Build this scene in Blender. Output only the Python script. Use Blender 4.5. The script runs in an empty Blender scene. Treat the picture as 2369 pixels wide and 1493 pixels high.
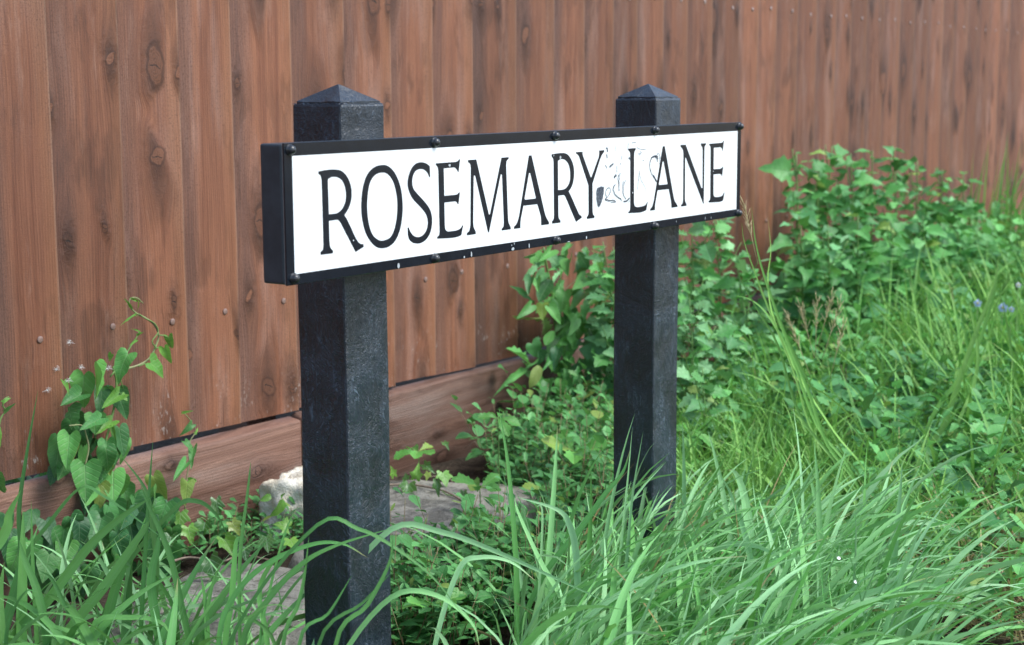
import bpy, bmesh, math, random
import numpy as np
from mathutils import Vector, Matrix

random.seed(7)
rng = np.random.default_rng(7)
scene = bpy.context.scene
COL = scene.collection

# ------------------------------------------------------------------ camera
CAM_H = 0.97
FPX, W_PX, H_PX = 3669.0, 2369, 1493
VIEW = Vector((0.81965153, 0.55372079, -0.14684908))
RIGHT = Vector((0.55929007, -0.82896227, -0.00402239))
UP = Vector((0.12395963, 0.07883427, 0.98915073))
CAM = Vector((0, 0, CAM_H))
cam_data = bpy.data.cameras.new('camera')
cam = bpy.data.objects.new('camera', cam_data)
COL.objects.link(cam)
rot = Matrix((RIGHT, UP, -VIEW)).transposed()
cam.matrix_world = Matrix.Translation(CAM) @ rot.to_4x4()
cam_data.sensor_width = 36.0
cam_data.sensor_fit = 'HORIZONTAL'
cam_data.lens = FPX / W_PX * 36.0
cam_data.clip_start = 0.05
cam_data.clip_end = 500
cam_data.dof.use_dof = True
cam_data.dof.focus_distance = 2.62
cam_data.dof.aperture_fstop = 6.6
scene.camera = cam

# ------------------------------------------------------------------ sky and sun (bright overcast)
SUN_AZ, SUN_EL = math.radians(160), math.radians(52)     # azimuth clockwise from +Y
world = bpy.data.worlds.new('World')
scene.world = world
world.use_nodes = True
wn = world.node_tree
bg = wn.nodes['Background']
sky = wn.nodes.new('ShaderNodeTexSky')
sky.sky_type = 'NISHITA'
sky.sun_disc = False
sky.sun_elevation = SUN_EL
sky.sun_rotation = SUN_AZ
sky.air_density = 1.0
sky.dust_density = 1.6
sky.ozone_density = 1.0
wn.links.new(sky.outputs[0], bg.inputs[0])
bg.inputs[1].default_value = 0.14
sd = bpy.data.lights.new('sun', 'SUN')
sd.energy = 1.7
sd.angle = math.radians(28)
sd.color = (0.96, 1.0, 0.985)
sun = bpy.data.objects.new('sun', sd)
COL.objects.link(sun)
sdir = Vector((math.sin(SUN_AZ) * math.cos(SUN_EL), math.cos(SUN_AZ) * math.cos(SUN_EL), math.sin(SUN_EL)))
sun.rotation_euler = sdir.to_track_quat('Z', 'Y').to_euler()
sun.location = sdir * 20
scene.view_settings.view_transform = 'Standard'
scene.view_settings.look = 'None'
scene.view_settings.exposure = 1.1
scene.view_settings.gamma = 1.0
scene.view_settings.use_curve_mapping = False
scene.render.engine = 'CYCLES'
scene.cycles.use_denoising = True
scene.cycles.max_bounces = 8

# ------------------------------------------------------------------ measuring helpers
def ray(px, py):
    return VIEW + RIGHT * ((px - W_PX / 2) / FPX) - UP * ((py - H_PX / 2) / FPX)
def at_ground(px, py, z=0.0):
    v = ray(px, py)
    return CAM + v * ((z - CAM_H) / v.z)
def at_plane(px, py, Y):
    v = ray(px, py)
    return CAM + v * (Y / v.y)
def at_depth(px, py, D):
    return CAM + ray(px, py) * D

# ------------------------------------------------------------------ object helpers
def link(o, parent=None):
    COL.objects.link(o)
    if parent is not None:
        o.parent = parent
    return o
def tag(o, label, cat, group=None, kind=None):
    o['label'] = label
    o['category'] = cat
    if group: o['group'] = group
    if kind: o['kind'] = kind
    return o
def thing(name, label, cat, loc, group=None):
    o = bpy.data.objects.new(name, None)
    o.empty_display_size = 0.05
    o.location = loc
    COL.objects.link(o)
    return tag(o, label, cat, group)

class Acc:
    """collects vertices, faces, per-vertex uv and colour variation for one mesh"""
    def __init__(s): s.v = []; s.f = []; s.uv = []; s.var = []
    def add(s, v, f, uv=None, var=0.0):
        b = len(s.v)
        s.v.extend(v)
        s.f.extend([tuple(i + b for i in q) for q in f])
        s.uv.extend(uv if uv is not None else [(0.5, 0.5)] * len(v))
        s.var.extend([var] * len(v))
    def mesh(s, name, smooth=True):
        me = bpy.data.meshes.new(name)
        me.from_pydata([tuple(q) for q in s.v], [], s.f)
        n = len(me.loops)
        li = np.zeros(n, dtype=np.int32)
        me.loops.foreach_get('vertex_index', li)
        uvl = me.uv_layers.new(name='UVMap')
        uvl.data.foreach_set('uv', np.array(s.uv, dtype=np.float32)[li].ravel())
        at = me.attributes.new('var', 'FLOAT', 'POINT')
        at.data.foreach_set('value', np.array(s.var, dtype=np.float32))
        if smooth:
            me.polygons.foreach_set('use_smooth', np.ones(len(me.polygons), dtype=bool))
        me.update()
        return me
def make(name, me, mat, parent=None, loc=(0, 0, 0)):
    if mat is not None and len(me.materials) == 0:
        me.materials.append(mat)
    o = bpy.data.objects.new(name, me)
    o.location = loc
    return link(o, parent)
def box_bm(x0, x1, y0, y1, z0, z1, bevel=0.0, seg=2):
    bm = bmesh.new()
    bmesh.ops.create_cube(bm, size=1)
    bmesh.ops.scale(bm, vec=(x1 - x0, y1 - y0, z1 - z0), verts=bm.verts)
    bmesh.ops.translate(bm, vec=((x0 + x1) / 2, (y0 + y1) / 2, (z0 + z1) / 2), verts=bm.verts)
    if bevel:
        bmesh.ops.bevel(bm, geom=bm.edges[:], offset=bevel, segments=seg, affect='EDGES', profile=0.5)
    return bm
def bm_mesh(name, bm, smooth=False):
    me = bpy.data.meshes.new(name)
    bm.to_mesh(me); bm.free()
    if smooth:
        for p in me.polygons: p.use_smooth = True
    return me
def tube(acc, pts, r0, r1, n=6, var=0.0):
    pts = [Vector(p) for p in pts]
    m = len(pts)
    vs, fs = [], []
    for i, p in enumerate(pts):
        t = (pts[min(i + 1, m - 1)] - pts[max(i - 1, 0)]).normalized()
        a = t.cross(Vector((0.3, 0.9, 0.2))).normalized()
        b = t.cross(a)
        r = r0 + (r1 - r0) * i / max(1, m - 1)
        for k in range(n):
            an = 2 * math.pi * k / n
            vs.append(p + (a * math.cos(an) + b * math.sin(an)) * r)
    for i in range(m - 1):
        for k in range(n):
            fs.append((i * n + k, i * n + (k + 1) % n, (i + 1) * n + (k + 1) % n, (i + 1) * n + k))
    fs.append(tuple(range(n))[::-1]); fs.append(tuple((m - 1) * n + k for k in range(n)))
    acc.add(vs, fs, [(0.5, 0.3)] * len(vs), var)
def spline(pts, k=5):
    P = [Vector(p) for p in pts]
    if len(P) < 3: return P
    R = [P[0] * 2 - P[1]] + P + [P[-1] * 2 - P[-2]]
    out = []
    for i in range(1, len(R) - 2):
        a, b, c, d = R[i - 1:i + 3]
        for j in range(k):
            t = j / k
            out.append((b * 2 + (c - a) * t + (a * 2 - b * 5 + c * 4 - d) * t * t + (b * 3 - a - c * 3 + d) * t ** 3) * 0.5)
    out.append(P[-1])
    return out

# ------------------------------------------------------------------ materials
class NT:
    def __init__(s, name):
        s.mat = bpy.data.materials.new(name)
        s.mat.use_nodes = True
        s.t = s.mat.node_tree
        s.bsdf = s.t.nodes['Principled BSDF']
        s.out = s.t.nodes['Material Output']
    def n(s, typ, ins=None, **props):
        nd = s.t.nodes.new('ShaderNode' + typ)
        for k, v in props.items(): setattr(nd, k, v)
        for k, v in (ins or {}).items(): s.set(nd.inputs[k], v)
        return nd
    def set(s, sock, v):
        if isinstance(v, bpy.types.NodeSocket): s.t.links.new(v, sock)
        elif isinstance(v, tuple) and len(v) == 3 and sock.type == 'RGBA': sock.default_value = (*v, 1)
        else: sock.default_value = v
    def m(s, op, a, b=0.0, c=0.0, clamp=False):
        nd = s.n('Math', {0: a, 1: b, 2: c}, operation=op, use_clamp=clamp)
        return nd.outputs[0]
    def ramp(s, x, lo, hi, a=0.0, b=1.0):
        nd = s.n('MapRange', {0: x, 1: lo, 2: hi, 3: a, 4: b}, interpolation_type='SMOOTHSTEP')
        return nd.outputs[0]
    def mix(s, f, a, b, mode='MIX'):
        nd = s.n('Mix', {0: f}, data_type='RGBA', blend_type=mode)
        s.set(nd.inputs[6], a); s.set(nd.inputs[7], b)
        return nd.outputs[2]
    def xyz(s, x, y, z=0.0):
        return s.n('CombineXYZ', {0: x, 1: y, 2: z}).outputs[0]
    def noise(s, vec, scale=1.0, detail=3.0, rough=0.55, dim='3D', dist=0.0):
        nd = s.n('TexNoise', {'Scale': scale, 'Detail': detail, 'Roughness': rough, 'Distortion': dist}, noise_dimensions=dim)
        s.set(nd.inputs['Vector'], vec)
        return nd.outputs[0]
    def bump(s, h, strength=0.3, dist=0.002):
        nd = s.n('Bump', {'Strength': strength, 'Distance': dist, 'Height': h})
        s.set(s.bsdf.inputs['Normal'], nd.outputs[0])
    def p(s, **k):
        for a, v in k.items(): s.set(s.bsdf.inputs[a.replace('_', ' ')], v)

def wood_material(name, horizontal=False, tone_a=(0.165, 0.056, 0.0265), tone_b=(0.278, 0.112, 0.057), grey=(0.300, 0.172, 0.130),
                  dark=(0.052, 0.019, 0.0095), scuff=True, knot_rate=0.62):
    N = NT(name)
    tc = N.n('TexCoord')
    sp = N.n('SeparateXYZ', {0: tc.outputs['Object']})
    rnd = N.n('ObjectInfo').outputs['Random']
    across, along = (sp.outputs[2], sp.outputs[0]) if horizontal else (sp.outputs[0], sp.outputs[2])
    xo = N.m('ADD', across, N.m('MULTIPLY', rnd, 37.7))
    lo = N.m('ADD', along, N.m('MULTIPLY', rnd, 91.3))
    # knots: one seed point to each cell
    kx, kl = 8.5, 3.8
    vo = N.n('TexVoronoi', {'Scale': 1.0}, voronoi_dimensions='2D', feature='F1')
    N.set(vo.inputs['Vector'], N.xyz(N.m('MULTIPLY', xo, kx), N.m('MULTIPLY', lo, kl)))
    ps = N.n('SeparateXYZ', {0: vo.outputs['Position']})
    cs = N.n('SeparateColor', {0: vo.outputs['Color']})
    wob = N.m('MULTIPLY', N.m('SUBTRACT', N.noise(N.xyz(xo, lo), 45, 3), 0.5), 0.018)
    wob2 = N.m('MULTIPLY', N.m('SUBTRACT', N.noise(N.xyz(lo, xo), 45, 3), 0.5), 0.018)
    dx = N.m('ADD', N.m('SUBTRACT', xo, N.m('DIVIDE', ps.outputs[0], kx)), wob)
    dl = N.m('ADD', N.m('SUBTRACT', lo, N.m('DIVIDE', ps.outputs[1], kl)), wob2)
    kang = N.m('MULTIPLY', N.m('SUBTRACT', cs.outputs[2], 0.5), 1.6)
    dlr = N.m('MULTIPLY_ADD', dx, kang, dl)
    kel = N.m('MULTIPLY_ADD', N.m('FRACT', N.m('MULTIPLY', cs.outputs[0], 7.7)), 0.75, 0.40)
    def sq(a): return N.m('MULTIPLY', a, a)
    exist = N.m('LESS_THAN', cs.outputs[1], knot_rate)
    rk = N.m('MULTIPLY_ADD', sq(cs.outputs[0]), 0.017, 0.0065)
    d2 = N.m('ADD', sq(dx), sq(N.m('MULTIPLY', dlr, kel)))
    d = N.m('SQRT', d2)
    d2f = N.m('ADD', sq(dx), sq(N.m('MULTIPLY', dl, 0.30)))
    ve = N.n('TexVoronoi', {'Scale': 1.0}, voronoi_dimensions='2D', feature='DISTANCE_TO_EDGE')
    N.set(ve.inputs['Vector'], N.xyz(N.m('MULTIPLY', xo, kx), N.m('MULTIPLY', lo, kl)))
    exist_s = N.m('MULTIPLY', exist, N.ramp(ve.outputs['Distance'], 0.0, 0.16))
    fall = N.m('MULTIPLY', N.m('EXPONENT', N.m('MULTIPLY', d2f, -500.0)), exist_s)
    rr = N.m('MULTIPLY', sq(rk), 3.6)
    push = N.m('MULTIPLY', N.m('MULTIPLY', dx, N.m('DIVIDE', rr, N.m('ADD', d2f, N.m('MULTIPLY', rr, 0.4)))), fall)
    gx = N.m('SUBTRACT', xo, push)
    warp = N.m('SUBTRACT', N.noise(N.xyz(N.m('MULTIPLY', xo, 5.0), N.m('MULTIPLY', lo, 0.8)), 1.0, 2), 0.5)
    gx = N.m('MULTIPLY_ADD', warp, 0.045, gx)
    st1 = N.noise(N.xyz(N.m('MULTIPLY', gx, 60.0), N.m('MULTIPLY', lo, 1.3)), 1.0, 5, 0.6)
    st2 = N.noise(N.xyz(N.m('MULTIPLY', gx, 330.0), N.m('MULTIPLY', lo, 6.0)), 1.0, 3, 0.6)
    rings = N.m('SINE', N.m('MULTIPLY_ADD', gx, 980.0, N.m('MULTIPLY', st1, 5.0)))
    patch = N.noise(N.xyz(N.m('MULTIPLY', gx, 13.0), N.m('MULTIPLY', lo, 1.6)), 1.0, 4, 0.6)
    patch2 = N.noise(N.xyz(N.m('MULTIPLY', xo, 9.0), N.m('MULTIPLY', N.m('ADD', lo, 17.0), 3.2)), 1.0, 4, 0.62)
    saw = N.noise(N.xyz(N.m('MULTIPLY', xo, 90.0), N.m('MULTIPLY', lo, 520.0)), 1.0, 2)
    speck = N.noise(N.xyz(N.m('MULTIPLY', xo, 420.0), N.m('MULTIPLY', lo, 190.0)), 1.0, 2)
    # colour
    c = N.mix(N.ramp(st1, 0.28, 0.72), tone_a, tone_b)
    c = N.mix(N.m('MULTIPLY', N.ramp(patch, 0.46, 0.70), 0.75), c, grey)
    c = N.mix(N.m('MULTIPLY', N.ramp(patch2, 0.53, 0.64), 0.50), c, dark)
    worn = N.noise(N.xyz(N.m('MULTIPLY', gx, 22.0), N.m('MULTIPLY', N.m('ADD', lo, 41.0), 3.6)), 1.0, 5, 0.68)
    c = N.mix(N.m('MULTIPLY', N.ramp(worn, 0.57, 0.67), 0.34), c, (0.370, 0.208, 0.145))
    if not horizontal:      # the thin edge of a feather-edge board stays rough and greyer with seam shade painted in, the thick edge takes more stain
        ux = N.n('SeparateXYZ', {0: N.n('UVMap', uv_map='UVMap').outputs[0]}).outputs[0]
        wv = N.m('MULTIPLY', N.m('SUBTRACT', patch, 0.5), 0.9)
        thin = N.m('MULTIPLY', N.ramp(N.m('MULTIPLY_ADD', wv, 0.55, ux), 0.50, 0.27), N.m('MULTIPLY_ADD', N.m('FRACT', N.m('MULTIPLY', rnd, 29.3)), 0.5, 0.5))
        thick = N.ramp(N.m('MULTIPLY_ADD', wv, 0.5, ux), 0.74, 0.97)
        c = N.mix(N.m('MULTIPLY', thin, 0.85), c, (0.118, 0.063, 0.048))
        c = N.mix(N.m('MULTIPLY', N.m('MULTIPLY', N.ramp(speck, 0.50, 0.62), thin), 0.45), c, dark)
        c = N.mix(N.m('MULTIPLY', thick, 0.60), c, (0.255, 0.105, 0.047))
        c = N.mix(N.m('MULTIPLY', N.ramp(ux, 0.975, 0.992), 0.55), c, (0.30, 0.18, 0.12))  # pale highlight painted along the arris of the thick edge
    c = N.mix(N.m('MULTIPLY', N.m('MULTIPLY', N.ramp(rings, -0.2, 1.0), N.ramp(patch2, 0.54, 0.40)), 0.26), c, dark)
    c = N.mix(N.m('MULTIPLY', N.m('MULTIPLY', N.ramp(speck, 0.56, 0.66), N.ramp(patch, 0.40, 0.62)), 0.55), c, dark)
    c = N.mix(N.m('MULTIPLY', N.ramp(st2, 0.50, 0.70), 0.40), c, tone_b)
    c = N.mix(N.m('MULTIPLY', N.ramp(st2, 0.48, 0.30), 0.38), c, dark)
    fine = N.noise(N.xyz(N.m('MULTIPLY', xo, 700.0), N.m('MULTIPLY', lo, 520.0)), 1.0, 2, 0.7)
    c = N.mix(N.m('MULTIPLY', N.ramp(fine, 0.45, 0.70), 0.50), c, dark)
    c = N.mix(N.m('MULTIPLY', N.ramp(saw, 0.55, 0.80), 0.22), c, dark)
    p3 = N.noise(N.xyz(N.m('MULTIPLY', gx, 10.0), N.m('MULTIPLY', N.m('ADD', lo, 5.0), 2.2)), 1.0, 4, 0.6)
    cut = N.m('MULTIPLY', N.m('MULTIPLY', N.ramp(p3, 0.54, 0.585), N.ramp(p3, 0.72, 0.58)), N.ramp(N.noise(N.xyz(xo, lo), 3.0, 1), 0.42, 0.58))
    c = N.mix(N.m('MULTIPLY', cut, 0.30), c, dark)
    halo = N.m('MULTIPLY', N.m('EXPONENT', N.m('MULTIPLY', N.m('DIVIDE', d2f, N.m('MULTIPLY', sq(rk), 3.2)), -1.0)), exist_s)
    c = N.mix(N.m('MULTIPLY', halo, 0.92), c, dark)
    inside = N.m('MULTIPLY', N.ramp(N.m('DIVIDE', d, rk), 1.0, 0.80), exist)
    kr = N.ramp(N.m('SINE', N.m('MULTIPLY', d, 1900.0)), -0.6, 1.0)
    kc = N.mix(N.m('MULTIPLY', kr, 0.5), N.mix(cs.outputs[2], tone_b, dark), dark)
    rim = N.m('MULTIPLY', N.m('MULTIPLY', N.ramp(N.m('DIVIDE', d, rk), 0.72, 0.95), N.ramp(N.m('DIVIDE', d, rk), 1.25, 1.0)), exist)
    c = N.mix(N.m('MULTIPLY', inside, 0.72), c, kc)
    c = N.mix(N.m('MULTIPLY', rim, 0.55), c, tuple(q * 0.6 for q in dark))
    crack = N.m('MULTIPLY', N.m('LESS_THAN', N.m('ABSOLUTE', N.m('MULTIPLY_ADD', wob, 0.5, N.m('MULTIPLY_ADD', dx, 0.25, dl))), 0.0011),
                N.m('MULTIPLY', N.m('LESS_THAN', N.m('ABSOLUTE', dx), N.m('MULTIPLY', rk, 0.65)), exist))
    crack = N.m('MULTIPLY', crack, N.m('GREATER_THAN', cs.outputs[2], 0.35))
    c = N.mix(crack, c, (0.012, 0.007, 0.005))
    tone = N.m('MULTIPLY_ADD', N.m('FRACT', N.m('MULTIPLY', rnd, 13.7)), 0.46, 0.76)
    c = N.mix(1.0, c, N.n('CombineColor', {0: tone, 1: tone, 2: tone}).outputs[0], 'MULTIPLY')
    if scuff:   # splashed lime just above the lower ends of the boards
        sn = N.noise(N.xyz(N.m('MULTIPLY', xo, 150.0), N.m('MULTIPLY', lo, 55.0)), 1.0, 3, 0.65)
        band = N.m('MULTIPLY', N.ramp(along, 0.16, 0.02), N.ramp(N.noise(N.xyz(xo, lo), 14, 2), 0.50, 0.66))
        c = N.mix(N.m('MULTIPLY', N.m('MULTIPLY', N.ramp(sn, 0.55, 0.66), band), 0.75), c, (0.52, 0.47, 0.43))
    N.p(Base_Color=c, Roughness=N.ramp(st1, 0.2, 0.8, 0.52, 0.74), Specular_IOR_Level=0.42)
    h = N.m('ADD', N.m('MULTIPLY', st1, 0.9), N.m('MULTIPLY', st2, 0.35))
    h = N.m('MULTIPLY_ADD', saw, 0.28, h)
    h = N.m('MULTIPLY_ADD', rings, 0.07, h)
    h = N.m('MULTIPLY_ADD', halo, 2.4, h)
    h = N.m('MULTIPLY_ADD', fine, 0.35, h)
    h = N.m('MULTIPLY_ADD', cut, -0.6, h)
    h = N.m('MULTIPLY_ADD', patch2, 0.8, h)
    h = N.m('MULTIPLY_ADD', crack, -1.2, h)
    N.bump(h, 0.55, 0.0035)
    return N.mat

def leaf_material(name, c1, c2, vein, vein_amt=0.45, rough=0.46, trans=0.26, veins=6.0, slope=2.6, spec=0.38):
    N = NT(name)
    uv = N.n('SeparateXYZ', {0: N.n('UVMap', uv_map='UVMap').outputs[0]})
    rnd = N.n('ObjectInfo').outputs['Random']
    var = N.n('Attribute', attribute_name='var').outputs['Fac']
    t = N.m('FRACT', N.m('ADD', rnd, var))
    t2 = N.m('FRACT', N.m('MULTIPLY', t, 7.31))
    u = N.m('ABSOLUTE', N.m('SUBTRACT', uv.outputs[0], 0.5))
    mid = N.ramp(u, 0.030, 0.008)
    saw = N.m('FRACT', N.m('SUBTRACT', N.m('MULTIPLY', uv.outputs[1], veins), N.m('MULTIPLY', u, slope * veins / 4)))
    side = N.m('ADD', N.ramp(saw, 0.14, 0.02), N.ramp(saw, 0.88, 0.99))
    v = N.m('MAXIMUM', mid, N.m('MULTIPLY', side, 0.6), clamp=True)
    nz = N.noise(N.n('TexCoord').outputs['Object'], 6.0, 3)
    c = N.mix(N.m('MULTIPLY_ADD', nz, 0.5, N.m('MULTIPLY_ADD', t, 1.0, -0.25), clamp=True), c1, c2)
    tone = N.m('MULTIPLY_ADD', t2, 0.5, 0.74)
    c = N.mix(1.0, c, N.n('CombineColor', {0: tone, 1: tone, 2: tone}).outputs[0], 'MULTIPLY')
    c = N.mix(N.m('MULTIPLY', v, vein_amt), c, vein)
    sp_ = N.noise(N.n('VectorMath', {0: N.n('TexCoord').outputs['Object'], 1: N.xyz(t, t2, t)}, operation='ADD').outputs[0], 5.0, 3, 0.7)
    c = N.mix(N.m('MULTIPLY', N.ramp(sp_, 0.66, 0.72), 0.65), c, (0.22, 0.20, 0.06))
    c = N.mix(N.m('MULTIPLY', N.m('GREATER_THAN', t2, 0.965), 0.55), c, (0.34, 0.36, 0.06))
    N.p(Base_Color=c, Roughness=rough, Specular_IOR_Level=spec)
    N.bump(N.m('MULTIPLY_ADD', v, -1.0, N.m('MULTIPLY', nz, 0.4)), 0.5, 0.002)
    tr = N.n('BsdfTranslucent')
    N.set(tr.inputs[0], N.mix(0.35, c, (0.20, 0.42, 0.06)))
    mx = N.n('MixShader', {0: trans})
    N.t.links.new(N.bsdf.outputs[0], mx.inputs[1]); N.t.links.new(tr.outputs[0], mx.inputs[2])
    N.t.links.new(mx.outputs[0], N.out.inputs[0])
    return N.mat

def blade_material(name, c1, c2, straw=0.0, trans=0.26):
    N = NT(name)
    uv = N.n('SeparateXYZ', {0: N.n('UVMap', uv_map='UVMap').outputs[0]})
    rnd = N.n('ObjectInfo').outputs['Random']
    var = N.n('Attribute', attribute_name='var').outputs['Fac']
    t = N.m('FRACT', N.m('ADD', rnd, var))
    t2 = N.m('FRACT', N.m('MULTIPLY', t, 9.17))
    ribs = N.m('SINE', N.m('MULTIPLY', uv.outputs[0], 70.0))
    mid = N.ramp(N.m('ABSOLUTE', N.m('SUBTRACT', uv.outputs[0], 0.5)), 0.09, 0.02)
    c = N.mix(t, c1, c2)
    tone = N.m('MULTIPLY_ADD', t2, 0.45, 0.76)
    c = N.mix(1.0, c, N.n('CombineColor', {0: tone, 1: tone, 2: tone}).outputs[0], 'MULTIPLY')
    c = N.mix(N.m('MULTIPLY', mid, 0.16), c, (0.24, 0.40, 0.20))
    if straw:
        tip = N.m('MULTIPLY', N.ramp(uv.outputs[1], 0.86, 1.0), N.m('GREATER_THAN', t2, 1 - straw))
        c = N.mix(N.m('MULTIPLY', tip, 0.8), c, (0.42, 0.33, 0.16))
    N.p(Base_Color=c, Roughness=0.46, Specular_IOR_Level=0.34)
    N.bump(N.m('MULTIPLY_ADD', mid, -2.0, ribs), 0.25, 0.0006)
    tr = N.n('BsdfTranslucent')
    N.set(tr.inputs[0], N.mix(0.3, c, (0.22, 0.45, 0.08)))
    mx = N.n('MixShader', {0: trans})
    N.t.links.new(N.bsdf.outputs[0], mx.inputs[1]); N.t.links.new(tr.outputs[0], mx.inputs[2])
    N.t.links.new(mx.outputs[0], N.out.inputs[0])
    return N.mat

def plain(name, col, rough=0.5, spec=0.5, metal=0.0, noise_amt=0.0, scale=40.0, col2=None, bump=0.0):
    N = NT(name)
    if noise_amt or col2:
        nz = N.noise(N.n('TexCoord').outputs['Object'], scale, 4, 0.6)
        c = N.mix(N.ramp(nz, 0.3, 0.7), col, col2 or tuple(x * (1 - noise_amt) for x in col))
        N.p(Base_Color=c)
        if bump: N.bump(nz, bump, 0.003)
    else:
        N.p(Base_Color=col)
    N.p(Roughness=rough, Specular_IOR_Level=spec, Metallic=metal)
    return N.mat

def post_material():
    N = NT('recycled_plastic')
    tc = N.n('TexCoord').outputs['Object']
    rnd = N.n('ObjectInfo').outputs['Random']
    v = N.n('VectorMath', {0: tc, 1: N.xyz(rnd, rnd, rnd)}, operation='ADD').outputs[0]
    sw = N.noise(v, 16.0, 3, 0.6, dist=2.2)
    st = N.n('VectorMath', {0: v, 1: (150.0, 150.0, 12.0)}, operation='MULTIPLY').outputs[0]
    off = N.n('VectorMath', {0: st, 1: N.xyz(N.m('MULTIPLY', sw, 13.0), N.m('MULTIPLY', sw, 13.0), N.m('MULTIPLY', sw, 5.0))}, operation='ADD').outputs[0]
    fib = N.noise(off, 1.0, 3, 0.6)
    big = N.noise(v, 9.0, 4, 0.65, dist=0.8)
    fl = N.m('MULTIPLY', N.ramp(fib, 0.54, 0.70), N.ramp(big, 0.34, 0.64))
    c = N.mix(N.ramp(big, 0.3, 0.7), (0.0060, 0.0100, 0.0150), (0.0165, 0.0275, 0.0420))
    c = N.mix(N.m('MULTIPLY', fl, 0.50), c, (0.13, 0.18, 0.235))
    N.p(Base_Color=c, Roughness=N.ramp(fib, 0.3, 0.7, 0.32, 0.54), Specular_IOR_Level=0.75)
    N.bump(N.m('MULTIPLY_ADD', big, 2.2, N.m('MULTIPLY', fib, 1.0)), 0.55, 0.004)
    return N.mat

M = {}
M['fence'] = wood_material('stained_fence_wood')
M['gravel'] = wood_material('gravel_board_wood', True, (0.13, 0.060, 0.038), (0.23, 0.125, 0.088), (0.30, 0.215, 0.175), (0.06, 0.028, 0.018), False, 0.35)
M['nail'] = plain('stained_nail', (0.26, 0.165, 0.135), 0.5, 0.5, 0.0, 0.3, 300)
M['nail_bare'] = plain('bare_nail', (0.36, 0.27, 0.24), 0.45, 0.5, 0.1, 0.3, 300)
M['post'] = post_material()
M['black_enamel'] = plain('black_enamel', (0.0055, 0.0085, 0.0135), 0.18, 0.55, 0, 0, 30, (0.0085, 0.0125, 0.019))
M['tray'] = plain('black_powder_coat', (0.020, 0.029, 0.037), 0.40, 0.55, 0, 0, 30, (0.036, 0.048, 0.058), 0.08)
M['white'] = plain('white_reflective_face', (0.80, 0.83, 0.83), 0.30, 0.4, 0, 0, 14, (0.775, 0.81, 0.81))
M['letter'] = plain('black_letter', (0.0055, 0.0085, 0.0135), 0.26, 0.4, 0, 0, 60, (0.010, 0.0145, 0.022))
M['scratch'] = plain('chipped_enamel', (0.50, 0.54, 0.56), 0.6, 0.3, 0, 0.3, 200)
M['bolt'] = plain('black_bolt', (0.014, 0.015, 0.017), 0.30, 0.6, 0.0, 0, 200, (0.03, 0.032, 0.035))
M['edge'] = plain('bare_plate_edge', (0.30, 0.31, 0.31), 0.45, 0.5, 0.4)
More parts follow.
